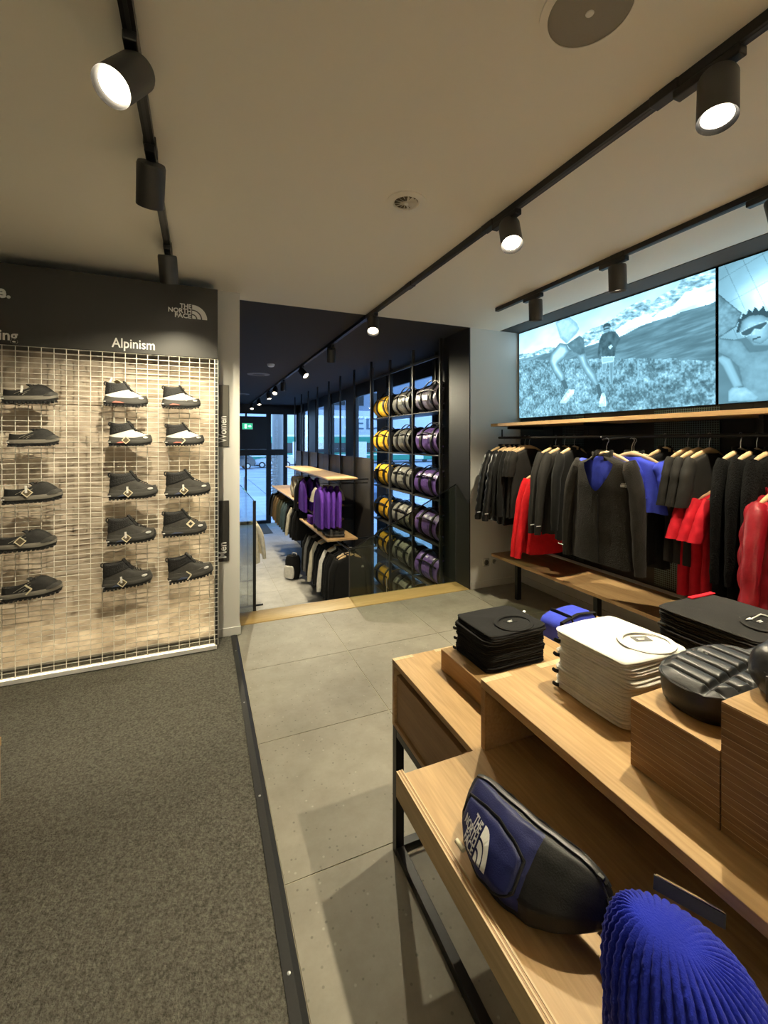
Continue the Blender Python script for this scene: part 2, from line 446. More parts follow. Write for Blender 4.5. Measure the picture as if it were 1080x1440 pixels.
HOUSE = MB().lathe([(0.050, 0.006), (0.054, 0.0), (0.054, 0.155), (0.050, 0.165), (0.001, 0.165)], 32, None, False, False).lathe([(0.050, 0.006), (0.046, 0.012), (0.044, 0.02)], 32, None, False, False).mesh('housing', M_charm, 40)
LENS = MB().lathe([(0.0005, 0.022), (0.044, 0.020)], 28, None, False, False).mesh('lens', M_lens)
LENS2 = MB().lathe([(0.0005, 0.034), (0.02, 0.033), (0.021, 0.029), (0.03, 0.027), (0.031, 0.023), (0.044, 0.014)], 28, None, False, False).mesh('lens', M_lensoff, 20)
ADAPT = MB().chbox(-0.019, 0.019, -0.10, 0.10, -0.030, 0.0, 0.004).mesh('adapter', M_blackm)
STEM = MB().lathe([(0.011, -0.045), (0.011, 0)], 14).mesh('stem', M_blackm, 40)
def lamp(x, y, tgt, power, label, group=None, lens=LENS, cone=75, blend=0.6, name='track_spotlight', r=0.016):
    z = ZC - 0.034
    t = thing(name, label, 'spotlight', (x, y, z), 0, group)
    inst('adapter', ADAPT, t, (0, 0.03, 0))
    inst('stem', STEM, t, (0, 0, -0.028))
    piv = Vector((0, 0, -0.075))
    d = (Vector(tgt) - Vector((x, y, z)) - piv).normalized()
    q = (-d).to_track_quat('Z', 'Y')
    e = q.to_euler()
    base = piv - (-d) * 0.13          # bottom of the housing lies along the aim
    h = inst('housing', HOUSE, t, base + Vector((0, 0, -0.0)), e)
    inst('lens', lens, h)
    if power > 0:
        ld = bpy.data.lights.new('spot_beam', 'SPOT')
        ld.energy = power * LAMP; ld.color = WARM; ld.spot_size = R(cone); ld.spot_blend = blend
        ld.shadow_soft_size = r
        lo = bpy.data.objects.new('spot_beam', ld); C.objects.link(lo)
        lo.parent = t; lo.location = base + d * 0.012; lo.rotation_euler = e
    return t
lamp(-0.19, 1.50, (-1.15, 0.15, 0.55), 60, 'lit black spotlight tilted back over the carpet', lens=LENS)
lamp(-0.19, 2.02, (-0.42, 3.62, 0.85), 95, 'black spotlight aimed at the low shoes, midway along its track', cone=84, blend=0.6, r=0.006)
lamp(-0.19, 2.98, (-0.10, 3.62, 1.2), 26, 'black spotlight hanging close to the shoe wall header', cone=100, r=0.006)
lamp(1.485, 0.84, (1.05, 0.62, 0.9), 70, 'black spotlight shining down on the white t-shirts', lens=LENS2, cone=95)
lamp(1.485, 1.83, (0.95, 0.85, 0.75), 70, 'glowing black spotlight on the long track between the air valve and the screens', cone=95)
lamp(1.485, 3.77, (0.75, 2.2, 0.1), 70, 'black spotlight hanging where the white ceiling meets the black ceiling', cone=85)
lamp(2.5, 1.15, (2.75, 0.9, 0.9), 60, 'glowing black spotlight at the second screen', cone=90)
lamp(2.5, 2.01, (2.72, 2.15, 0.9), 66, 'black spotlight pointing straight down in front of the screens', lens=LENS2, cone=85)
lamp(2.5, 2.76, (2.72, 2.95, 0.8), 66, 'unlit-looking black spotlight at the end of the screen track', lens=LENS2, cone=85)
lamp(-0.19, 0.2, (-1.2, -0.5, 0.0), 120, 'added unseen spotlight bouncing light off the carpet', cone=78)  # added lamp out of view; its carpet bounce lifts the ceiling
lamp(-0.19, -1.1, (-0.6, -2.3, 2.5), 170, 'added unseen spotlight bouncing fill light off the wall behind the carpet', cone=100)  # added out of view: wall bounce as fill for the ceiling
lamp(1.485, -1.1, (1.2, -2.3, 2.5), 110, 'added unseen spotlight bouncing fill light off the wall behind the display table', cone=100)  # second added fill lamp, also behind the camera
lamp(2.5, -1.1, (2.6, -2.3, 2.5), 120, 'added unseen spotlight bouncing fill light off the wall behind the jackets', cone=100)  # third added fill lamp behind the camera
FARL = [(6.9, (2.6, 5.2, 0.9), 190, 85), (8.6, (1.5, 9.0, -1), 130, 75), (9.6, (0.6, 6.5, -1.0), 130, 80), (10.6, (1.7, 9.6, -0.3), 130, 80), (12.5, (1.6, 11.0, -0.4), 120, 80), (14.3, (1.2, 12.2, -1), 80, 70)]
farlab = ['black spotlight under the black ceiling aimed at the duffel rack', 'black spotlight under the black ceiling near the smoke detector', 'black spotlight under the black ceiling aimed back at the stairs', 'black spotlight under the black ceiling above the teal jackets', 'black spotlight under the black ceiling above the tan jackets', 'black spotlight under the black ceiling closest to the exit sign']
for k, (y, tg, pw, cn) in enumerate(FARL):
    lamp(1.485, y, tg, pw, farlab[k], 'spotlights of the lower shop', cone=cn)
lamp(1.485, 5.2, (1.9, 6.6, -0.4), 150, 'black spotlight above the stairs of the lower shop', cone=85)

# ================================================================== SHOE WALL
M_rock = mat('rock_print_panel', (0.43, 0.345, 0.265), 0.85, var=0.20, vscale=7, bump=0.30, bscale=22, col2=(0.62, 0.53, 0.43), stretch=(1, 1, 2.2), detail=9)
def rock(u, v):
    x = -2.1 + 2.2 * u; z = 0.04 + 2.2 * v
    d = 0.034 * nz(x * 3.1, 1.7, z * 5.0) + 0.016 * nz(x * 9, 4.0, z * 15) + 0.006 * nz(x * 24, 9, z * 30)
    return (x, 3.725 - max(-0.02, d), z)
o = MB().grid(rock, 190, 200).build('rock_panel', M_rock, None, 70)
tag(o, 'crinkled sandy rock-face backing panel behind the wire grid', 'wall panel')
GRID = t = thing('wire_grid', 'white wire grid wall holding the shoes', 'display grid', (0, 3.545, 0))
vw = MB().tube([(0, 0, 0.05), (0, 0, 2.225)], 0.0025, 5).mesh('wire', M_wire, 60)
hw = MB().tube([(-2.05, 0, 0), (0.120, 0, 0)], 0.0023, 5).mesh('wire', M_wire, 60)
k = 0
x = -1.189 - 12 * 0.0693
while x < 0.08:
    inst('wire', vw, t, (x, 0.0026, 0)); x += 0.0693
z = 0.085
while z < 2.22:
    inst('wire', hw, t, (0, 0, z)); z += 0.035
for xx, rr in ((0.095, 0.0036), (0.119, 0.0026)):
    MB().tube([(xx, 0.003, 0.04), (xx, 0.003, 2.225)], rr, 6).build('edge_post', M_wire, t, 60)
M_led = mat('led_strip', (1, 1, 1), 0.4, emit=(1.0, 0.86, 0.55), estr=5.0)
t = thing('led_channel', 'glowing white light channel along the foot of the wire grid', 'light strip', (0, 0, 0))
MB().chbox(-2.1, 0.112, 3.535, 3.548, 0.012, 0.040, 0.002).chbox(-2.1, 0.112, 3.548, 3.64, 0.012, 0.018, 0.002).build('channel', M_white, t)
MB().box(-2.1, 0.105, 3.552, 3.585, 0.0182, 0.032).build('led_strip', M_led, t)
def area(parent, loc, rot, sx, sy, pw, col):
    ld = bpy.data.lights.new('strip_light', 'AREA'); ld.shape = 'RECTANGLE'; ld.size = sx; ld.size_y = sy; ld.energy = pw; ld.color = col
    o = bpy.data.objects.new('strip_light', ld); C.objects.link(o); o.parent = parent; o.location = loc; o.rotation_euler = rot
    return o
area(t, (-1.0, 3.60, 0.036), (R(180 + 12), 0, 0), 2.1, 0.02, 2.0, (1.0, 0.84, 0.52))
t = thing('led_profile', 'slim glowing vertical light profile at the right edge of the wire grid', 'light strip', (0, 0, 0))
MB().chbox(0.098, 0.112, 3.56, 3.70, 0.05, 2.21, 0.001).build('profile', M_charm, t)
MB().box(0.0935, 0.0975, 3.60, 3.625, 0.06, 2.2).build('led_strip', M_led, t)
area(t, (0.088, 3.62, 1.12), (R(90), 0, R(90 + 22)), 0.02, 2.1, 2.0, (1.0, 0.84, 0.50))

# header board with lettering
t = thing('header_board', 'black header board above the shoe wall with white lettering', 'sign', (0, 3.535, 0))
MB().chbox(-2.6, 0.116, 0, 0.22, 2.222, 2.752, 0.003).build('board', M_head, t)
TR = (R(90), 0, 0)
text_obj('Alpinism', 0.094, M_print, t, (-0.577, -0.001, 2.256), TR, width=0.268, bold=0.012)
text_obj('ing', 0.094, M_print, t, (-1.200, -0.001, 2.252), TR, width=0.098, bold=0.018)
text_obj('e.', 0.115, M_print, t, (-1.215, -0.001, 2.525), TR, width=0.075, bold=0.03)
lg = thing_logo = None
text_obj('THE', 0.046, M_print, t, (-0.145, -0.001, 2.582), TR, width=0.078, bold=0.028)
text_obj('NORTH', 0.046, M_print, t, (-0.222, -0.001, 2.546), TR, width=0.155, bold=0.028)
text_obj('FACE', 0.046, M_print, t, (-0.178, -0.001, 2.510), TR, width=0.111, bold=0.028)
emblem(MB(), -0.062, 2.509, 0.104, 0.0, 0.003, 14, Matrix(((1, 0, 0, 0), (0, 0, -1, 0.001), (0, 1, 0, 0), (0, 0, 0, 1)))).build('emblem', M_print, t)
# side panel of the shoe wall beside the pier
struct('trim_1', MB().box(0.100, 0.116, 3.55, 3.748, 0.008, 2.752), M_charm)

# blade signs on the pier
def blade(word, z0, z1, m, label, w_):
    t = thing('blade_sign', label, 'sign', (0.125, 3.742, 0))
    MB().chbox(0.0, 0.084, -0.012, 0.006, z0, z1, 0.004).build('panel', m, t)
    text_obj(word, 0.082, M_print, t, (0.062, -0.0125, z0 + 0.03), (R(90), R(-90), 0), width=w_, bold=0.018)
blade('Women', 1.552, 2.050, mat('taupe_sign', (0.115, 0.105, 0.088), 0.5, bump=0.02), 'taupe blade sign reading Women in upright white letters', 0.215)
blade('Men', 0.622, 1.114, M_head, 'black blade sign reading Men in upright white letters', 0.125)

# ------------------------------------------------------------------ shoes
def fring(xh, xt, w_, zf, n=28, L=0.3):
    out = []
    mid = (xh + xt) / 2; hf = (xt - xh) / 2
    for k in range(n):
        a = 2 * PI * k / n
        ca, sa = math.cos(a), math.sin(a)
        x = mid + hf * math.copysign(abs(ca) ** 0.85, ca)
        u = x / L
        wp = 0.80 + 0.20 * max(0, min(1, (u - 0.3) / 0.4)) - 0.05 * math.exp(-((u - 0.38) / 0.14) ** 2)
        y = w_ * wp * math.copysign(abs(sa) ** 0.75, sa)
        z = zf(x) if callable(zf) else zf
        z += 0.016 * max(0, (u - 0.66) / 0.34) ** 2
        out.append((x, y, z))
    return out
def lv(L_, extra=0.0): return [fring(a, b, c, z) for (a, b, c, z) in L_]
def lerp(a, b, t_): return a + (b - a) * t_
M_sole = mat('black_rubber', (0.016, 0.016, 0.016), 0.6, bump=0.15, bscale=150)
M_mid = mat('grey_midsole', (0.058, 0.055, 0.050), 0.6, bump=0.08, bscale=120)
M_midl = mat('taupe_midsole', (0.17, 0.155, 0.13), 0.55, var=0.15, bump=0.08, bscale=120)
M_upw = mat('white_leather', (0.78, 0.75, 0.68), 0.5, var=0.06, bump=0.06, bscale=120)
M_upg = mat('charcoal_nubuck', (0.050, 0.047, 0.042), 0.75, var=0.2, vscale=30, bump=0.1, bscale=200)
M_upk = mat('black_mesh', (0.018, 0.017, 0.016), 0.7, var=0.3, vscale=50, bump=0.25, bscale=350)
M_coll = mat('black_padded_collar', (0.011, 0.0105, 0.0105), 0.6, bump=0.35, bscale=130)
M_lace = mat('black_lace', (0.012, 0.012, 0.012), 0.8, bump=0.3, bscale=900)
M_pink = mat('coral_foam', (0.50, 0.16, 0.12), 0.6, var=0.2)
M_bluf = mat('blue_grey_foam', (0.06, 0.075, 0.13), 0.6, var=0.2)
M_line = mat('pale_piping', (0.32, 0.29, 0.24), 0.5, var=0.05)

def lugs(mb, zb=0.0):
    for i in range(13):
        x = 0.014 + i * 0.0222
        u = x / 0.3
        z = 0.016 * max(0, (u - 0.66) / 0.34) ** 2
        for sy in (-1, 1):
            mb.cbox(x, sy * 0.028 * (0.8 + 0.2 * u), z - 0.001, 0.013, 0.026, 0.012)
    return mb
SH = {}
SH['outsole'] = lugs(MB().loft(lv([(0.012, 0.285, 0.040, 0.0), (0.002, 0.298, 0.046, 0.007), (0.0, 0.301, 0.047, 0.017)]))).mesh('outsole', M_sole, 45)
for nm, m_ in (('midsole', M_mid), ('midsole_light', M_midl)):
    SH[nm] = MB().loft(lv([(0.000, 0.300, 0.0475, 0.016), (-0.004, 0.302, 0.0490, 0.026), (-0.003, 0.299, 0.0480, 0.036), (0.004, 0.296, 0.0455, 0.041)])).mesh('midsole', m_, 60)
def randtop(x): return 0.058 + 0.014 * math.exp(-((x - 0.27) / 0.05) ** 2) + 0.012 * math.exp(-((x) / 0.05) ** 2)
for nm, m_ in (('rand', M_mid),):
    SH[nm] = MB().loft([fring(0.002, 0.298, 0.0462, 0.036), fring(0.003, 0.297, 0.0456, 0.047), fring(0.007, 0.288, 0.0438, randtop)]).mesh('rand', m_, 60)
UP = [(0.007, 0.290, 0.0440, 0.044), (0.008, 0.282, 0.0430, 0.060), (0.010, 0.262, 0.0410, 0.076), (0.012, 0.235, 0.0390, 0.089), (0.013, 0.208, 0.0378, 0.101), (0.014, 0.186, 0.0370, 0.113), (0.014, 0.172, 0.0362, 0.126)]
for nm, m_ in (('upper_white', M_upw), ('upper_grey', M_upg)):
    SH[nm] = MB().loft(lv(UP)).mesh('upper', m_, 70)
def colt(t_):
    def f(x): return lerp(0.074 + 0.30 * x, 0.164 + 3.2 * (x - 0.075) ** 2, t_)
    return f
cr = []
for i in range(9):
    t_ = i / 8
    bul = 0.0030 * abs(math.sin(t_ * PI * 3)) + 0.0016
    cr.append(fring(0.011 - bul + 0.006 * t_, lerp(0.176, 0.140, t_ ** 0.7) + bul, 0.0375 + bul - 0.004 * t_, colt(t_)))
cr.append(fring(0.020, 0.136, 0.029, lambda x: colt(1.0)(x) + 0.003)); cr.append(fring(0.027, 0.130, 0.024, colt(0.95))); cr.append(fring(0.032, 0.126, 0.020, lambda x: 0.135))
SH['collar'] = MB().loft(cr).mesh('collar', M_coll, 70)
SH['tongue'] = MB().loft([[(lerp(0.186, 0.132, i / 6) + 0.008 * math.cos(a), 0.022 * math.sin(a) * (1 - 0.25 * (i == 6)), lerp(0.108, 0.188, i / 6) + 0.004 * math.cos(a)) for a in [2 * PI * k / 12 for k in range(12)]] for i in range(7)]).mesh('tongue', M_coll, 60)
def laces(P, w0=0.020):
    mb = MB()
    for i in range(len(P) - 1):
        (x0, z0), (x1, z1) = P[i], P[i + 1]
        for sgn in (-1, 1):
            mb.tube([(x0, sgn * w0, z0), ((x0 + x1) / 2, 0, (z0 + z1) / 2 + 0.004), (x1, -sgn * w0, z1)], 0.0021, 5)
    x, z = P[-1]
    for sgn in (-1, 1):
        mb.tube([(x, 0, z + 0.003), (x + 0.006, sgn * 0.014, z + 0.012), (x + 0.012, sgn * 0.026, z + 0.006), (x + 0.008, sgn * 0.018, z - 0.004), (x, 0, z + 0.003)], 0.0017, 5)
        mb.tube([(x, 0, z + 0.003), (x + 0.010, sgn * 0.02, z - 0.002), (x + 0.006, sgn * 0.034, z - 0.022)], 0.0017, 5)
    return mb
SH['laces'] = laces([(0.238, 0.092), (0.222, 0.100), (0.207, 0.107), (0.194, 0.116), (0.182, 0.125), (0.171, 0.138), (0.160, 0.152)]).mesh('laces', M_lace, 60)
SH['loop'] = MB().tube([(0.012, 0, 0.148), (0.003, 0, 0.158), (0.004, 0, 0.174), (0.016, 0, 0.176)], 0.0024, 6, flat=2.0).mesh('pull_loop', M_lace, 60)
SH['toe_mark'] = MB().loft([[(0.256 + r_ * 0.017 * math.cos(a), -0.0435 + 0.013 * (max(0, math.cos(a)) * r_) - d_, 0.062 + r_ * 0.008 * math.sin(a)) for a in [2 * PI * k / 16 for k in range(16)]] for r_, d_ in ((1.0, -0.003), (1.0, 0.002), (0.7, 0.0032))]).mesh('toe_mark', M_print, 50)
SH['foam_pink'] = MB().loft([[(0.060 + 0.085 * u_, -0.0485 + (0.0 if s_ else 0.006), z_) for (u_, z_) in ((0, 0.018), (0.3, 0.030), (0.7, 0.027), (1, 0.018))] for s_ in (0, 1)]).mesh('foam_insert', M_pink, 40)
SH['foam_blue'] = MB().loft([[(0.060 + 0.085 * u_, -0.0485 + (0.0 if s_ else 0.006), z_) for (u_, z_) in ((0, 0.018), (0.3, 0.030), (0.7, 0.027), (1, 0.018))] for s_ in (0, 1)]).mesh('foam_insert', M_bluf, 40)
SH['heel_mark'] = MB().chbox(0.004, 0.022, -0.0415, -0.036, 0.022, 0.027, 0.001).mesh('heel_mark', M_print)
# low shoe
def lowt(x): return 0.074 + 4.0 * (x - 0.07) ** 2
lr = []
for (a, b, c_, z, k_) in [(0.006, 0.294, 0.0445, 0.036, 0), (0.007, 0.288, 0.0430, 0.050, 0), (0.009, 0.266, 0.0405, 0.063, 0.1), (0.011, 0.232, 0.0385, 0.074, 0.35), (0.013, 0.198, 0.0370, 0.083, 0.7), (0.014, 0.170, 0.0355, 0.09, 1.0)]:
    lr.append(fring(a, b, c_, (lambda z, k_: (lambda x: lerp(z, lowt(x), k_)))(z, k_)))
lr.append(fring(0.022, 0.160, 0.029, lowt)); lr.append(fring(0.03, 0.15, 0.024, lambda x: 0.06))
SH['upper_low'] = MB().loft(lr).mesh('upper', M_upk, 70)
SH['toe_low'] = MB().loft([fring(0.200, 0.2985, 0.0452, 0.036), fring(0.215, 0.295, 0.0448, 0.046), fring(0.238, 0.286, 0.043, 0.057), fring(0.250, 0.275, 0.030, 0.062)]).mesh('toe_cap', M_mid, 60)
SH['tongue_low'] = MB().loft([[(lerp(0.19, 0.140, i / 5) + 0.012 * math.cos(a), 0.022 * math.sin(a), lerp(0.082, 0.118, i / 5) + 0.003 * math.cos(a)) for a in [2 * PI * k / 12 for k in range(12)]] for i in range(6)]).mesh('tongue', M_upk, 60)
SH['laces_low'] = laces([(0.222, 0.077), (0.206, 0.083), (0.190, 0.090), (0.176, 0.098), (0.164, 0.107)], 0.018).mesh('laces', M_lace, 60)
pip = MB()
for (a, b) in (((0.075, 0.052), (0.155, 0.098)), ((0.098, 0.050), (0.172, 0.088)), ((0.118, 0.048), (0.150, 0.070))):
    pip.tube([(a[0], -0.0385, a[1]), ((a[0] + b[0]) / 2, -0.0385, (a[1] + b[1]) / 2), (b[0], -0.030, b[1])], 0.0013, 5)
SH['piping'] = pip.mesh('piping', M_line, 60)
# hang tags
dm = MB(); s_ = 0.030
for k in range(4):
    a0, a1 = PI / 2 * k, PI / 2 * (k + 1)
    P0 = (s_ * math.cos(a0), s_ * math.sin(a0)); P1 = (s_ * math.cos(a1), s_ * math.sin(a1)); q_ = 0.76
    dm.prism([P0, P1, (P1[0] * q_, P1[1] * q_), (P0[0] * q_, P0[1] * q_)], -0.001, 0.001, Matrix.Rotation(PI / 2, 4, 'X'))
SH['tag_rim'] = dm.mesh('tag_rim', M_cream)
SH['tag_face'] = MB().prism([(s_ * 0.76, 0), (0, s_ * 0.76), (-s_ * 0.76, 0), (0, -s_ * 0.76)], -0.0006, 0.0006, Matrix.Rotation(PI / 2, 4, 'X')).cbox(0, -0.001, 0.0, 0.024, 0.001, 0.005).mesh('tag_face', mat('tag_print', (0.13, 0.10, 0.06), 0.5, var=0.3, vscale=120))
ch = MB()
for (p0, p1) in (((0, 0.03), (0.03, 0)), ((0.03, 0), (0, -0.03))):
    d_ = Vector((p1[0] - p0[0], p1[1] - p0[1])).normalized(); n_ = Vector((-d_.y, d_.x)) * 0.004
    ch.prism([(p0[0] + n_.x, p0[1] + n_.y), (p1[0] + n_.x, p1[1] + n_.y), (p1[0] - n_.x, p1[1] - n_.y), (p0[0] - n_.x, p0[1] - n_.y)], -0.001, 0.001, Matrix.Rotation(PI / 2, 4, 'X'))
SH['tag_edge'] = ch.mesh('tag_rim', M_cream)
SH['tag_strip'] = MB().chbox(-0.006, 0.006, -0.001, 0.001, -0.022, 0.022, 0.0004).mesh('tag_strip', M_white)
SH['bracket'] = MB().tube([(0.06, 0.10, -0.012), (0.06, 0.03, -0.009), (0.06, -0.03, -0.008)], 0.003, 6).tube([(0.225, 0.10, -0.008), (0.225, 0.03, -0.006), (0.225, -0.03, -0.005)], 0.003, 6).mesh('arm', M_blackm, 50)

def shoe(kind, heel, toe, label, group, tg):
    (x0, z0), (x1, z1) = heel, toe
    L_ = math.hypot(x1 - x0, z1 - z0); s_ = L_ / 0.3
    ang = -math.atan2(z1 - z0, x1 - x0) + 0.035
    t = thing('low_trail_shoe' if kind == 'low' else 'hiking_boot', label, 'shoe' if kind == 'low' else 'boot', (x0, 3.445, z0 + 0.009), 0, group, (0, ang, 0))
    t.scale = (s_, s_ if s_ < 1.03 else 1.03, s_ if s_ < 1.03 else 1.03)
    P = lambda k_, **kw: inst({'upper_low': 'upper', 'upper_white': 'upper', 'upper_grey': 'upper', 'toe_low': 'toe_cap', 'laces_low': 'laces', 'tongue_low': 'tongue', 'midsole_light': 'midsole', 'foam_pink': 'foam_insert', 'foam_blue': 'foam_insert', 'loop': 'pull_loop', 'tag_edge': 'tag_rim'}.get(k_, k_), SH[k_], t, **kw)
    P('outsole')
    if kind == 'low':
        ms = P('midsole_light'); u_ = P('upper_low'); P('toe_low'); P('tongue_low'); P('laces_low'); P('piping'); P('heel_mark')
        pos = (0.135, -0.052, 0.060)
    else:
        P('midsole'); P('rand'); P('upper_white' if kind == 'white' else 'upper_grey'); P('collar'); P('tongue'); P('laces'); P('loop'); P('toe_mark'); P('heel_mark')
        P('foam_pink' if kind == 'white' else 'foam_blue')
        pos = (0.125, -0.058, 0.040)
    if tg == 'diamond':
        a = P('tag_rim', loc=pos); b = inst('tag_face', SH['tag_face'], a)
    elif tg == 'both':
        a = P('tag_rim', loc=pos); inst('tag_face', SH['tag_face'], a); P('tag_strip', loc=(pos[0] - 0.003, pos[1] - 0.004, pos[2] + 0.022))
    elif tg == 'edge':
        P('tag_edge', loc=pos)
    elif tg == 'strip':
        P('tag_strip', loc=(0.12, -0.050, 0.083), rot=(0, 0.12, 0))
    elif tg == 'top':
        P('tag_strip', loc=(0.045, -0.01, 0.185), rot=(0, 0.4, 0)); a = P('tag_rim', loc=(0.09, -0.02, 0.178), rot=(0.9, 0, 0)); inst('tag_face', SH['tag_face'], a)
    elif tg == 'flat':
        a = P('tag_rim', loc=(0.19, -0.047, 0.082), rot=(-0.3, 0, 0)); inst('tag_face', SH['tag_rim'], a, scale=(0.7, 0.7, 0.7))
    b = inst('bracket', SH['bracket'], GRID, (x0, 3.445 - 3.545, z0 + 0.009), (0, ang, 0), t.scale)
rows = ['top row', 'second row', 'middle row', 'fourth row', 'bottom row']
low = [((-1.155, 1.830), (-0.861, 1.850), 'strip', 'black low trail shoe with a white hang strip, top row'),
       ((-1.127, 1.558), (-0.857, 1.572), None, 'black low trail shoe without a hang tag, second row'),
       ((-1.152, 1.196), (-0.838, 1.216), 'both', 'black low trail shoe with diamond tag and white strip, middle row'),
       ((-1.190, 0.892), (-0.869, 0.910), 'diamond', 'black low trail shoe with a cream diamond tag, fourth row'),
       ((-1.162, 0.577), (-0.838, 0.612), 'edge', 'black low trail shoe with a turned cream tag, bottom row')]
for h_, t_, tg, lb in low: shoe('low', h_, t_, lb, 'low shoes on the wire grid', tg)
B1 = [((-0.611, 1.834), (-0.344, 1.837), 'white', 'top'), ((-0.582, 1.559), (-0.317, 1.568), 'white', 'diamond'), ((-0.582, 1.192), (-0.282, 1.208), 'grey', 'both'), ((-0.591, 0.884), (-0.291, 0.906), 'grey', 'both'), ((-0.615, 0.578), (-0.313, 0.612), 'grey', 'both')]
B2 = [((-0.259, 1.829), (-0.004, 1.835), 'white', 'flat'), ((-0.237, 1.557), (0.022, 1.570), 'white', 'edge'), ((-0.237, 1.189), (0.065, 1.212), 'grey', 'both'), ((-0.255, 0.912), (0.039, 0.927), 'grey', 'flat'), ((-0.214, 0.574), (0.085, 0.622), 'grey', 'edge')]
for col_, where in ((B1, 'under the Alpinism lettering'), (B2, 'next to the glowing grid edge')):
    for i, (h_, t_, kd, tg) in enumerate(col_):
        c_ = 'white and black' if kd == 'white' else 'charcoal'
        shoe(kd, h_, t_, '%s mid hiking boot on the %s %s' % (c_, rows[i], where), 'hiking boots on the wire grid', tg)

# ================================================================== SCREEN WALL
rng = np.random.RandomState(3)
def vnoise(x, y, seed=0):
    tb = np.random.RandomState(seed).rand(256, 256)
    xi = np.floor(x).astype(int); yi = np.floor(y).astype(int); fx = x - xi; fy = y - yi
    fx = fx * fx * (3 - 2 * fx); fy = fy * fy * (3 - 2 * fy)
    g = lambda a, b: tb[a % 256, b % 256]
    return (g(xi, yi) * (1 - fx) + g(xi + 1, yi) * fx) * (1 - fy) + (g(xi, yi + 1) * (1 - fx) + g(xi + 1, yi + 1) * fx) * fy
def fbm(x, y, o=5, seed=0):
    s = 0; a = 0.5
    for k in range(o): s = s + a * vnoise(x * 2 ** k, y * 2 ** k, seed + k); a *= 0.5
    return s
def inpoly(S, Tt, P, asp=2.13):
    ins = np.zeros(S.shape, bool); n = len(P); dist = np.full(S.shape, 9.0)
    for i in range(n):
        (x0, y0), (x1, y1) = P[i], P[(i + 1) % n]
        c = ((y0 > Tt) != (y1 > Tt)) & (S < (x1 - x0) * (Tt - y0) / ((y1 - y0) + 1e-9) + x0)
        ins ^= c
        X0, X1 = x0 * asp, x1 * asp; dx, dy = X1 - X0, y1 - y0
        t_ = np.clip(((S * asp - X0) * dx + (Tt - y0) * dy) / (dx * dx + dy * dy + 1e-12), 0, 1)
        dist = np.minimum(dist, np.hypot(S * asp - X0 - t_ * dx, Tt - y0 - t_ * dy))
    return ins, dist
def paint(V, S, Tt, P, lo, hi, edge=0.25, w_=0.012, tex=0.0, seed=5, gx=0.0):
    ins, d = inpoly(S, Tt, P)
    b = lo + (hi - lo) * np.clip(d / 0.05, 0, 1) + tex * (fbm(S * 60, Tt * 30, 4, seed) - 0.5)
    b = b + edge * np.clip(1 - d / w_, 0, 1)
    V[ins] = b[ins]
def ridge(S, P):
    P = sorted(P); return np.interp(S, [p[0] for p in P], [p[1] for p in P])
